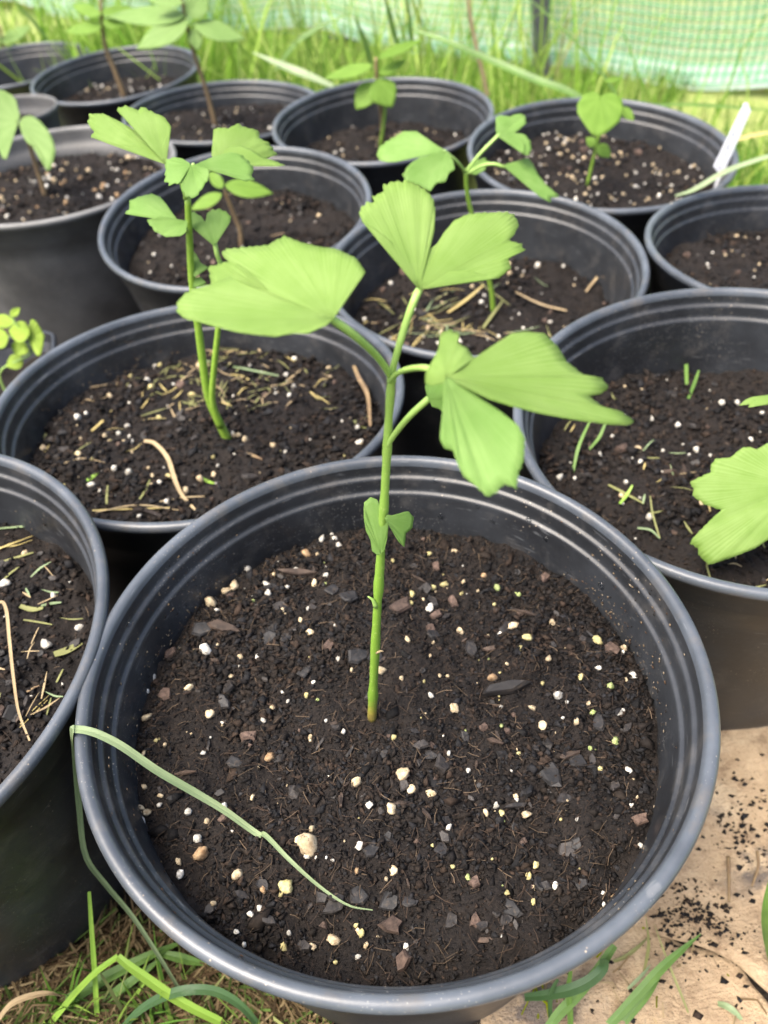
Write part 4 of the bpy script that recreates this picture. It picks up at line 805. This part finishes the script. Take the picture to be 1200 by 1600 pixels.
# ------------------------------------------------------------------ ribbons: grass blades, straw
def ribbon(name, P, w0, mat, parent=None, org=Vector(), n=26, face=None, taper=(.55, 1, .12), fold=.25, twist=0):
    """P: 3-D control points, w0: widest full width; a V-folded strip with thickness"""
    C = catmull(P, n); V = []; F = []; UV = []; th = max(.00018, w0*.035)
    for i, c in enumerate(C):
        t = i/(n-1); T = (C[min(i+1, n-1)]-C[max(i-1, 0)]).normalized(); N0 = face or (CAM-c).normalized()*.5+Vector((0, 0, .5))
        S = T.cross(N0).normalized(); N = S.cross(T).normalized()
        if twist: a = twist*t; S, N = S*math.cos(a)+N*math.sin(a), N*math.cos(a)-S*math.sin(a)
        wf = taper[0]+(taper[1]-taper[0])*min(1, t/.35) if t < .5 else taper[1]+(taper[2]-taper[1])*((t-.5)/.5)**1.5
        h = w0*wf/2
        for s_, d_ in ((-1, fold*h), (0, 0), (1, fold*h), (1, fold*h-th), (0, -th), (-1, fold*h-th)):
            V.append(c+S*s_*h+N*d_-org); UV.append(((s_+1)/2, t*3))
    for i in range(n-1):
        for k in range(6): a = i*6+k; b = i*6+(k+1) % 6; F.append((a, b, b+6, a+6))
    F.append((0, 5, 4, 3, 2, 1)); e = (n-1)*6; F.append((e, e+1, e+2, e+3, e+4, e+5))
    me = mesh(name, V, F, mat); me.set_sharp_from_angle(angle=R_(28)); uv = me.uv_layers.new(name='UVMap')
    for lp in me.loops: uv.data[lp.index].uv = UV[lp.vertex_index]
    return link(name, me, parent)
def blade(name, label, P, wpx, mat, cat='grass blade', group=None, **k):
    w_ = wpx*pxm(P[len(P)//2]); o0 = P[0].copy(); o = ribbon(name, P, w_, mat, None, o0, **k); o.location = o0
    return tag(o, label, cat, group)
# the long blade bent over the rim of the front pot
def rimz(x): return GZ+.0194+.0025
dp = [soil_at(PA, p, z) for p, z in (((583, 1427), .004), ((545, 1420), .0045), ((500, 1391), .005), ((455, 1352), .006), ((418, 1315), .007))]
dp = [toworld(PA, l) for l in dp]
def lift(p, f): # between soil and rim height
    c = PA.base+PA.n*(PA.h-PA.depth+f*(PA.depth+.003)); return onpl(p, c, PA.n)
dp += [lift(p, f) for p, f in (((402, 1303), .14), ((350, 1266), .3), ((300, 1236), .48), ((245, 1204), .68), ((190, 1166), .90), ((150, 1146), 1.0), ((121, 1140), 1.0))]
e = lift((113, 1146), .93); dp.append(e)
for p, z in (((119, 1200), .195), ((124, 1260), .165), ((134, 1337), .13), ((165, 1382), .105), ((207, 1432), .08), ((247, 1492), .05), ((280, 1545), .025), ((300, 1572), .006)): dp.append(onz(p, z))
blade('grass_blade', 'long grey-green grass blade bent over the left rim of the front pot', dp, 12.5, M_DRAPE, n=90, taper=(.12, 1, .45), fold=.3)
def bl(f, pts, zs): return [onz(p, z) for p, z in zip(f(pts), zs)]
zf = lambda pts: zm(0, 1200, 3, pts); zr = lambda pts: zm(800, 1250, 3, pts)
FG = 'grass blades between the two front pots'
blade('grass_blade', 'upright cut yellow-green blade in front of the left pot', bl(zf, [(470, 1330), (455, 1150), (444, 960), (430, 760), (418, 580)], (.0, .02, .045, .07, .09)), 8, M_GRASSB, group=FG, taper=(.9, 1, .6))
fb = empty('grass_blade', onz(zf([(180, 1290)])[0], .005), 'sharply folded bright green blade between the two front pots', 'grass blade', FG)
o0 = fb.location.copy()
a_ = bl(zf, [(160, 1300), (240, 1195), (350, 1060), (450, 958), (552, 884)], (.005, .02, .04, .055, .066)); c_ = bl(zf, [(552, 884), (600, 925), (690, 990), (790, 1060), (900, 1125), (1060, 1205), (1200, 1290)], (.0665, .063, .055, .045, .035, .02, .0))
ribbon('blade_half', a_, 30/3*pxm(a_[2]), M_GRASSB, fb, o0, taper=(.9, 1, .85)); ribbon('blade_half', c_, 44/3*pxm(c_[2]), M_GRASSB, fb, o0, taper=(.7, 1, .7))
blade('grass_blade', 'broad dark green blade lying below the left front pot', bl(zf, [(60, 1270), (250, 1140), (450, 1010), (680, 890), (830, 825)], (.0, .015, .03, .035, .03)), 19, M_GRASS, group=FG, taper=(.8, 1, .3))
blade('grass_blade', 'narrower green blade beside the broad one below the left front pot', bl(zf, [(260, 1260), (400, 1150), (560, 1040), (670, 960), (745, 900)], (.0, .012, .025, .03, .03)), 15, M_GRASS, group=FG, taper=(.8, 1, .3))
blade('grass_blade', 'dark blue-green blade arching at the bottom edge under the front pot', bl(zf, [(520, 1290), (640, 1150), (760, 1075), (880, 1042), (1010, 1048), (1130, 1115), (1230, 1230)], (.01, .03, .042, .048, .045, .035, .015)), 15, M_GRASSD, group=FG, taper=(.6, 1, .6))
blade('grass_blade', 'short wide green blade tucked beneath the front pot rim', bl(zf, [(740, 868), (820, 885), (900, 905), (990, 925)], (.03, .03, .026, .02)), 14, M_GRASS, group=FG)
blade('grass_blade', 'thin green blade crossing behind the folded one', bl(zf, [(520, 1240), (590, 1140), (640, 1060), (685, 1000)], (.0, .012, .02, .026)), 8, M_GRASSB, group=FG)
blade('grass_blade', 'wide pale green blade stub under the front pot rim', bl(zf, [(850, 1100), (880, 1030), (920, 960), (960, 900)], (.0, .006, .01, .012)), 16, M_DULL, group=FG)
blade('dead_grass_blade', 'curled brown dead leaf at the bottom left edge', bl(zf, [(-40, 1230), (30, 1130), (90, 1088), (180, 1062), (240, 1058), (285, 1068)], (.03, .05, .058, .06, .06, .056)), 11, M_DRY, 'dead leaf', taper=(.6, 1, .15), twist=.8)
RG = 'grass blades on the cardboard'
blade('grass_blade', 'curled dark green blade under the right of the front pot rim', bl(zr, [(60, 925), (160, 915), (280, 888), (370, 845), (425, 790), (432, 745)], (.02, .03, .04, .045, .05, .058)), 18, M_GRASSD, group=RG, taper=(.6, 1, .7))
blade('grass_blade', 'broad green blade slanting up to the front pot rim on the right', bl(zr, [(130, 1130), (210, 1015), (310, 910), (400, 800), (480, 680)], (.01, .02, .03, .04, .05)), 16, M_GRASS, group=RG, taper=(.8, 1, .7))
blade('grass_blade', 'long tapering green blade pointing across the cardboard', bl(zr, [(410, 1100), (500, 1010), (600, 900), (700, 790), (800, 700), (885, 628)], (.006, .014, .022, .028, .03, .03)), 15, M_GRASS, group=RG, taper=(.8, 1, .08))
blade('grass_blade', 'second tapering green blade beside the long one on the cardboard', bl(zr, [(470, 1110), (560, 1000), (640, 905), (695, 832)], (.006, .012, .016, .016)), 12, M_GRASS, group=RG, taper=(.8, 1, .08))
blade('grass_blade', 'thin pale blade crossing the long one on the cardboard', bl(zr, [(510, 920), (570, 860), (620, 810), (650, 770)], (.008, .012, .014, .014)), 5, M_PALE, group=RG)
blade('grass_blade', 'thin curved olive stalk hanging over the cardboard', bl(zr, [(850, 1060), (800, 930), (755, 820), (705, 690), (668, 585)], (.006, .014, .02, .024, .03)), 4, M_DULL, group=RG)
blade('grass_blade', 'thin upright stalk below the front pot rim by the cardboard seam', bl(zr, [(612, 830), (632, 740), (640, 660), (627, 545)], (.006, .018, .03, .05)), 5, M_DULL, group=RG)
blade('grass_blade', 'yellow-green stalk lying along the cardboard edge', bl(zr, [(430, 770), (520, 740), (590, 690), (640, 640)], (.008, .012, .014, .012)), 6, M_DULL, group=RG)
blade('grass_blade', 'green blade at the right edge beside the cardboard', bl(zr, [(1225, 830), (1190, 640), (1188, 500), (1215, 340)], (.0, .05, .08, .1)), 12, M_GRASS)
blade('grass_blade', 'small green blade tuft at the lower right of the cardboard', bl(zr, [(940, 950), (1000, 965), (1050, 1000), (1110, 1070)], (.008, .014, .014, .008)), 10, M_PALE, group=RG)
blade('grass_blade', 'upright green blade cut by the bottom edge below the front pot', bl(zr, [(275, 1120), (272, 1000), (265, 890), (275, 800)], (.0, .02, .035, .05)), 9, M_GRASS, group=RG, taper=(.9, 1, .6))
blade('grass_blade', 'narrow dark blade hugging the bottom of the front pot', bl(zr, [(185, 1080), (178, 980), (185, 900), (215, 840)], (.0, .02, .035, .045)), 7, M_GRASSD, group=RG, taper=(.9, 1, .6))
blade('dead_grass_blade', 'pale straw lying upright on the right of the cardboard', bl(zr, [(1040, 985), (1048, 900), (1060, 780)], (.006, .009, .006)), 5, M_DRY)
# blades among the far pots
def bb(name, label, pts, ys, wpx, mat, **k): return blade(name, label, [ony(p, y) for p, y in zip(pts, ys)], wpx, mat, **k)
BG = 'grass blades behind the pots'
bb('grass_blade', 'thick arching blade reaching over the back of the labelled pot', [(930, 170), (885, 142), (840, 126), (770, 96), (700, 66), (645, 47)], (1.14, 1.16, 1.18, 1.22, 1.25, 1.28), 13, M_GRASS, group=BG, taper=(.8, 1, .4))
bb('grass_blade', 'thin blade falling in front of the post towards the heart-shaped leaf', [(975, 170), (945, 120), (905, 72), (865, 32), (820, -8)], (1.18, 1.2, 1.22, 1.24, 1.26), 5, M_GRASS, group=BG)
bb('grass_blade', 'fine seed stalk right of the post', [(866, 130), (880, 90), (905, 50), (945, -5)], (1.5, 1.5, 1.5, 1.5), 3.5, M_DULL, group=BG)
bb('grass_blade', 'upright fine stalk close to the post', [(868, 120), (878, 70), (893, -5)], (1.5, 1.5, 1.5), 3.5, M_DULL, group=BG)
bb('dead_grass_blade', 'tall tan dead stalk behind the middle back pot', [(762, 150), (748, 90), (735, 30), (731, -15)], (1.45, 1.45, 1.45, 1.45), 7, M_DRY, group=BG, taper=(1, 1, .7))
bb('grass_blade', 'bent blade with its tip pointing right above the middle back pot', [(430, 110), (462, 68), (500, 42), (547, 22)], (1.6, 1.6, 1.6, 1.6), 9, M_GRASS, group=BG)
bb('grass_blade', 'dark upright blade above the middle back pot', [(625, 80), (615, 50), (608, 20), (598, -15)], (1.5, 1.5, 1.5, 1.5), 9, M_GRASS, group=BG)
bb('grass_blade', 'thin upright blade right of the dark one above the middle back pot', [(645, 80), (641, 40), (636, -10)], (1.5, 1.5, 1.5), 7, M_GRASS, group=BG)
bb('grass_blade', 'slanting blade left of the middle seedling', [(582, 110), (572, 70), (553, 25)], (1.5, 1.5, 1.5), 9, M_GRASS, group=BG)
bb('grass_blade', 'pale lying blade behind the second far pot', [(520, 135), (480, 118), (440, 102), (395, 82)], (1.5, 1.52, 1.55, 1.58), 13, M_PALE, group=BG)
bb('grass_blade', 'long thin stalk in the top left corner', [(75, 62), (50, 32), (15, -5)], (1.8, 1.8, 1.8), 6, M_GRASS, group=BG)
bb('grass_blade', 'pale green blade lying across the rims at the right edge', [(1055, 306), (1085, 296), (1130, 270), (1165, 256), (1215, 240)], (.80, .80, .80, .80, .80), 9, M_PALE, taper=(.3, 1, .8))
bb('dead_grass_blade', 'tan blade behind the white plant label', [(1150, 219), (1175, 212), (1215, 205)], (1.05, 1.05, 1.05), 8, M_STRAW)
bb('grass_blade', 'thin green blade level with the top of the plant label', [(1010, 164), (1080, 164), (1150, 168), (1215, 174)], (1.3, 1.3, 1.3, 1.3), 6, M_GRASS)

# straw and stalks on the soil (pieces of the litter)
def straw(P, pts, wpx, mat, lifts=None, name='straw'):
    L = [soil_at(P, p, .0012+(lifts[i] if lifts else 0)) for i, p in enumerate(pts)]; w_ = .62*wpx*pxm(toworld(P, L[0]))
    return ribbon(name, L, w_, mat, P.soil, n=12, face=Vector((0, 0, 1)), taper=(.8, 1, .5), fold=.15)
def stalk(name, label, P, pts, wpx, mat, lifts):
    L = [toworld(P, soil_at(P, p, .0015+l)) for p, l in zip(pts, lifts)]; return blade(name, label, L, wpx, mat, 'dead stalk', n=30, face=None, taper=(.8, 1, .5), fold=.2)
zc = lambda pts: zm(0, 700, 2.909, pts); zB = lambda pts: zm(0, 400, 2, pts)
stalk('dry_stalk', 'hooked pale dead stalk on the soil of the left front pot', PC, zc([(-60, 770), (0, 742), (40, 744), (60, 790), (66, 900), (80, 1080), (100, 1220), (142, 1340)]), 5, M_DRY, (.0, .004, .008, .008, .006, .004, .003, .001))
stalk('dry_stalk', 'tan curled stalk at the front of the two-stemmed ginkgo pot', PB, zB([(455, 595), (490, 610), (530, 655), (552, 720), (575, 765), (615, 805)]), 7, M_DRY, (.004, .006, .006, .004, .003, .001))
stalk('dry_stalk', 'thin brown twig at the right side of the two-stemmed ginkgo pot', PB, zB([(1108, 385), (1125, 420), (1150, 460), (1158, 545)]), 7, M_TWIG, (.012, .010, .006, .002))
for pts, w_, m_ in (([(-30, 475), (60, 440), (152, 405)], 6, M_STRAW), ([(-30, 462), (70, 450), (150, 425)], 4, M_STRAW), ([(-30, 375), (100, 358), (215, 350)], 6, M_PALE), ([(70, 325), (160, 340), (225, 375)], 8, M_DRY), ([(20, 520), (90, 500), (155, 480)], 7, M_DULL), ([(10, 615), (50, 580), (90, 545)], 6, M_DULL), ([(95, 725), (150, 740), (200, 735)], 14, M_DULL), ([(190, 722), (240, 712), (285, 712)], 8, M_PALE), ([(110, 785), (180, 797), (240, 808)], 5, M_DULL), ([(250, 945), (310, 925), (375, 890)], 22, M_DULL), ([(90, 1280), (150, 1220), (220, 1150)], 3, M_STRAW), ([(95, 1260), (160, 1190), (225, 1130)], 2.5, M_STRAW), ([(215, 1220), (225, 1180), (235, 1140)], 5, M_DULL), ([(260, 1070), (275, 1040), (290, 1010)], 5, M_DULL), ([(145, 895), (165, 855), (180, 820)], 3, M_DRY), ([(365, 520), (390, 535), (418, 548)], 5, M_DULL), ([(100, 1130), (150, 1100), (205, 1072)], 6, M_TWIG), ([(200, 1440), (215, 1480), (232, 1505)], 3, M_DRY)):
    straw(PC, zc(pts), w_, m_)
for pts, w_, m_ in (([(265, 262), (320, 310), (378, 362)], 8, M_DULL), ([(288, 550), (320, 520), (352, 485)], 8, M_STRAW), ([(130, 530), (140, 560), (155, 592)], 8, M_DULL), ([(640, 330), (760, 355), (885, 378)], 8, M_PALE), ([(290, 800), (400, 795), (550, 790)], 6, M_STRAW), ([(300, 805), (430, 782), (560, 800)], 4, M_DRY), ([(500, 770), (570, 760), (640, 755)], 5, M_DRY), ([(335, 780), (335, 750), (338, 720)], 6, M_DULL), ([(440, 770), (455, 735), (470, 705)], 6, M_DULL), ([(265, 712), (290, 695), (312, 678)], 12, M_GRASSB), ([(630, 698), (650, 706), (670, 715)], 9, M_GRASSB), ([(1010, 335), (1040, 340), (1065, 345)], 7, M_DULL), ([(1108, 520), (1125, 535), (1145, 552)], 10, M_DULL), ([(1125, 520), (1140, 515), (1155, 505)], 8, M_DULL), ([(970, 432), (990, 445), (1010, 452)], 7, M_STRAW), ([(770, 620), (795, 630), (820, 640)], 8, M_TWIG), ([(420, 795), (460, 805), (505, 818)], 14, M_WOOD), ([(800, 270), (815, 310), (825, 350)], 5, M_DRY), ([(700, 300), (760, 305), (850, 330)], 5, M_DRY), ([(560, 330), (620, 360), (680, 390)], 4, M_DRY), ([(720, 370), (760, 380), (790, 400)], 6, M_STRAW), ([(200, 650), (260, 640), (330, 650)], 4, M_DRY), ([(600, 400), (570, 380), (520, 375)], 5, M_DULL), ([(240, 420), (290, 410), (345, 400)], 5, M_DRY)):
    straw(PB, zB(pts), w_, m_)
for _ in range(110):     # chopped bits near the back of that soil
    a = random.gauss(1.5, .7); r = PB.rs*random.uniform(.25, .93); x, y = r*math.cos(a), r*math.sin(a); t = random.uniform(0, 3.14); L_ = random.uniform(.008, .022)
    P3 = [Vector((x+math.cos(t)*L_*k, y+math.sin(t)*L_*k, float(PB.hf(np.array([x+math.cos(t)*L_*k]), np.array([y+math.sin(t)*L_*k]))[0])+.0025)) for k in (-.5, 0, .5)]
    ribbon('straw', P3, random.uniform(.0005, .0016), random.choice((M_DRY, M_STRAW, M_DULL, M_DULL)), PB.soil, n=6, face=Vector((0, 0, 1)))
for P_, n_, a0 in ((PE, 100, 3.6), (PD, 34, 3.9), (PC, 70, .6)):
    for _ in range(n_):
        a = random.gauss(a0, 1.0); r = P_.rs*random.uniform(.2, .92); x, y = r*math.cos(a), r*math.sin(a); t = random.uniform(0, 3.14); L_ = random.uniform(.008, .034 if P_ is PE else .018)
        P3 = [Vector((x+math.cos(t)*L_*k, y+math.sin(t)*L_*k, float(P_.hf(np.array([x+math.cos(t)*L_*k]), np.array([y+math.sin(t)*L_*k]))[0])+.003)) for k in (-.5, 0, .5)]
        ribbon('straw', P3, random.uniform(.0005, .0016), random.choice((M_DRY, M_STRAW, M_DULL, M_PALE)), P_.soil, n=6, face=Vector((0, 0, 1)))
for P_, n_ in ((PH, 6), (PL, 8), (PF, 4)):
    for _ in range(n_):
        a = random.uniform(0, 6.283); r = P_.rs*random.uniform(.2, .9); x, y = r*math.cos(a), r*math.sin(a); t = random.uniform(0, 3.14); L_ = random.uniform(.01, .03)
        P3 = [Vector((x+math.cos(t)*L_*k, y+math.sin(t)*L_*k, float(P_.hf(np.array([x+math.cos(t)*L_*k]), np.array([y+math.sin(t)*L_*k]))[0])+.003)) for k in (-.5, 0, .5)]
        ribbon('straw', P3, random.uniform(.001, .002), random.choice((M_DRY, M_TWIG)), P_.soil, n=6, face=Vector((0, 0, 1)))
# little sprouts in the right pot, long straws leaning in the middle pot
zD = lambda pts: zm(600, 400, 2, pts)
for pts, zs, w_, m_ in (([(945, 405), (938, 360), (925, 320)], (0, .008, .016), 9, M_GRASS), ([(950, 450), (965, 420), (975, 395)], (0, .006, .011), 8, M_GRASS), ([(590, 680), (605, 630), (640, 570)], (0, .01, .018), 8, M_GRASS), ([(640, 610), (670, 590), (690, 555)], (0, .005, .012), 8, M_GRASS), ([(700, 725), (750, 755), (810, 785)], (.002, .003, .002), 8, M_DULL), ([(735, 785), (755, 765), (772, 742)], (.002, .004, .007), 8, M_GRASSB), ([(860, 890), (835, 830), (825, 780)], (.001, .006, .008), 5, M_DULL), ([(790, 860), (830, 870), (860, 890)], (.002, .003, .001), 7, M_PALE)):
    straw(PD, zD(pts), w_, m_, zs, 'sprout')
for pts, zs, w_, m_ in (([(730, 130), (640, 60), (550, 10)], (.002, .02, .045), 7, M_DULL), ([(630, 120), (690, 50), (720, 0)], (.002, .012, .03), 7, M_DRY), ([(570, 185), (490, 165), (410, 130)], (.002, .003, .002), 8, M_DRY), ([(310, 230), (340, 195), (370, 160)], (.001, .004, .006), 8, M_DULL), ([(200, 190), (260, 150), (310, 110)], (.002, .004, .006), 10, M_STRAW)):
    straw(PE, zD(pts), w_, m_, zs)

# ------------------------------------------------------------------ plant label
zt = lambda pts: zm(1080, 150, 10, pts)
lT = wall_hit(PM, (1124, 272)); YT = toworld(PM, lT).y-.008
c4 = [ony(p, YT) for p in zt([(350, 1100), (430, 1210), (490, 1225), (930, 230), (880, 105), (830, 110)])]
tb0 = (c4[1]+c4[2])*.5; tg = empty('plant_label', tb0, 'white plastic plant label stuck in the far right pot', 'plant label')
nrm = (c4[3]-c4[1]).cross(c4[5]-c4[1]).normalized(); nrm = nrm if nrm.y < 0 else -nrm
V = [c-tb0+nrm*.0005 for c in c4]+[c-tb0-nrm*.0005 for c in c4]; nn = 6
F = [tuple(range(nn)), tuple(range(nn, 2*nn))[::-1]]+[(k, k+nn, (k+1) % nn+nn, (k+1) % nn) for k in range(nn)]
link('blade', mesh('blade', V, F, M_TAG, False), tg)
low = (c4[1]+c4[2])*.5; dn_ = (low-(c4[3]+c4[5])*.5).normalized()
side = (c4[3]-c4[5]).normalized()
V = []
for o_ in (.0005, -.0005): V += [c4[1]-tb0+nrm*o_, c4[2]-tb0+nrm*o_, low+dn_*.03-tb0+nrm*o_]
link('spike', mesh('spike', V, [(0, 1, 2), (5, 4, 3), (0, 3, 4, 1), (1, 4, 5, 2), (2, 5, 3, 0)], M_TAG, False), tg)
def scribble():   # faded pencil marks, too worn to read
    V = []; F = []; ax = ((c4[4]+c4[5])*.5-(c4[0]+c4[2])*.5); L_ = ax.length; ax = ax.normalized(); sd = nrm.cross(ax).normalized(); o_ = (c4[0]+c4[2])*.5-tb0+nrm*.0008
    for k in range(15):
        u = .06+.76*k/15+random.uniform(-.01, .01); h_ = random.uniform(.0012, .0024)
        p0 = o_+ax*L_*u-sd*h_; p1 = o_+ax*L_*(u+random.uniform(-.03, .05))+sd*h_; d_ = (p1-p0).normalized(); s_ = nrm.cross(d_)*.0004; b0 = len(V)
        V += [p0-s_, p0+s_, p1+s_, p1-s_]; F.append((b0, b0+1, b0+2, b0+3))
    return V, F
V, F = scribble(); link('faded_writing', mesh('faded_writing', V, F, M_INK, False), tg)

# ------------------------------------------------------------------ cardboard and litter on the ground
def card(label, poly, z, seed, hgt):
    """irregular sheet with a warped top and real thickness"""
    P = [Vector((x, y)) for x, y in poly]; E_ = []
    for a, b in zip(P, P[1:]+P[:1]):
        n = max(2, int((b-a).length/.012))
        for i in range(n):
            t = i/n; q = a.lerp(b, t); nn_ = Vector((-(b-a).y, (b-a).x)).normalized(); E_.append(q+nn_*.004*math.sin(t*17+seed)*math.sin(t*41+seed)+nn_*random.uniform(-.0012, .0012))
    c = sum(E_, Vector((0, 0)))/len(E_); K = 22; n = len(E_); V = []; F = []
    def zf_(p): return z+hgt*float(fbm(np.array([p.x]), np.array([p.y]), 9, 3, seed)[0])+.002*float(vnoise(np.array([p.x*70]), np.array([p.y*70]), seed)[0])
    for k in range(K+1):
        for e_ in E_: q = c+(e_-c)*max(.01, k/K); V.append((q.x, q.y, zf_(q)))
    for e_ in E_: V.append((e_.x, e_.y, zf_(e_)-.0035))
    for k in range(K+1):
        for i in range(n): F.append((k*n+i, (k+1)*n+i, (k+1)*n+(i+1) % n, k*n+(i+1) % n))
    o = link('cardboard_sheet', mesh('cardboard_sheet', V, F, M_CARD)); return tag(o, label, 'cardboard', 'damp cardboard on the ground'), zf_
g_ = lambda x, y: tuple(onz((x, y), .012)[:2])
cA, zfA = card('stained tan cardboard sheet under the right pot, beside the front pot', [g_(880, 1395), g_(985, 1442), g_(1148, 1512), g_(1270, 1600), (.52, .10), (.56, .42), (.40, .50), (.20, .36), (.10, .26)], .0165, 3, .010)
cB, zfB = card('front cardboard sheet with dark mould stains at the bottom right corner', [(.03, .16), g_(905, 1432), g_(978, 1430), g_(1142, 1500), g_(1240, 1610), (.34, -.05), (.02, -.05)], .010, 8, .007)
n = 1500
Pxy = np.array([onz((random.gauss(1085, 34), random.gauss(1440, 30)) if i < 750 else ((random.gauss(1160, 26), random.gauss(1300, 45)) if i < 1150 else (random.uniform(860, 1230), random.uniform(1180, 1610))), .016)[:] for i in range(n)])
V = []; g = np.random.default_rng(3); sz = .0004+.0036*g.random(n)**4
V0 = (OV[None]*(1+g.uniform(-.5, .4, (n, 6, 1)))+g.uniform(-.45, .45, (n, 6, 3)))*sz[:, None, None]*.6*np.array([1, .8, .5]); V = (V0+Pxy[:, None, :]).reshape(-1, 3); xx, yy = V[:, 0], V[:, 1]; on2 = (np.repeat(Pxy[:, 1], 6) < .175-.35*(np.repeat(Pxy[:, 0], 6)-.14)); V[:, 2] += np.where(on2, .010+.007*fbm(xx, yy, 9, 3, 8), .0165+.010*fbm(xx, yy, 9, 3, 3))-.016+.0004
F = (OF[None]+6*np.arange(n)[:, None, None]).reshape(-1, 3); C = np.repeat(SOILC[g.integers(0, len(SOILC), n)]*1.1, 6, 0)
tag(link('spilled_soil', trimesh('spilled_soil', V, F, M_CRUMB, C)), 'dark crumbs of soil spilled on the cardboard', 'soil', None, 'stuff')
for pts, w_, lab in (([(1015, 265), (1018, 370), (1018, 478)], 6, 'straight grey twig on the cardboard near the right pot'), ([(1150, 240), (1155, 310), (1125, 405)], 5, 'bent thin twig on the cardboard at the right edge')):
    P = bl(zr, pts, (.021, .021, .021)); o0 = P[0].copy(); o = tube('twig', P, w_/2*pxm(P[0]), w_/3*pxm(P[0]), M_TWIG, None, org=o0); o.location = o0; tag(o, lab, 'twig')
# dead grass and thatch between the two front pots
n = 1900; q = np.array([onz((random.uniform(20, 520), random.uniform(1480, 1640)), 0)[:] for _ in range(n)])
def thatch(name, label, q, cols, lmin, lmax, w0, w1, zmax):
    n = len(q); a = RNG.uniform(0, 6.283, n); L_ = RNG.uniform(lmin, lmax, n); V = np.empty((n, 6, 3)); k = RNG.uniform(-.25, .25, n); z = RNG.uniform(.002, zmax, (n, 3)); w_ = RNG.uniform(w0, w1, n)
    for i, s in enumerate((-.5, 0, .5)):
        x = q[:, 0]+np.cos(a)*L_*s-np.sin(a)*L_*k*(1-4*s*s); y = q[:, 1]+np.sin(a)*L_*s+np.cos(a)*L_*k*(1-4*s*s)
        V[:, 2*i] = np.stack([x-np.sin(a)*w_, y+np.cos(a)*w_, z[:, i]], -1); V[:, 2*i+1] = np.stack([x+np.sin(a)*w_, y-np.cos(a)*w_, z[:, i]+w_*.5], -1)
    F = np.array([(0, 1, 3), (0, 3, 2), (2, 3, 5), (2, 5, 4)]); F = (F[None]+6*np.arange(n)[:, None, None]).reshape(-1, 3); cc = np.array(cols)
    tag(link(name, trimesh(name, V.reshape(-1, 3), F, M_LAWN, np.repeat(cc[RNG.integers(0, len(cc), n)]*RNG.uniform(.6, 1.2, (n, 1)), 6, 0))), label, 'dead grass', None, 'stuff')
thatch('dead_grass', 'brown matted dead grass between the two front pots', q, [(.12, .08, .045), (.20, .145, .08), (.07, .05, .03), (.26, .20, .11), (.15, .11, .06), (.10, .15, .04)], .03, .09, .0002, .0007, .024)
q = np.array([onz((random.uniform(820, 1230), random.uniform(1380, 1640)), 0)[:] for _ in range(60)])
thatch('straw_litter', 'thin straw bits scattered on the cardboard', q, [(.36, .28, .16), (.28, .20, .11), (.2, .24, .0006)], .01, .035, .0003, .0007, .018)
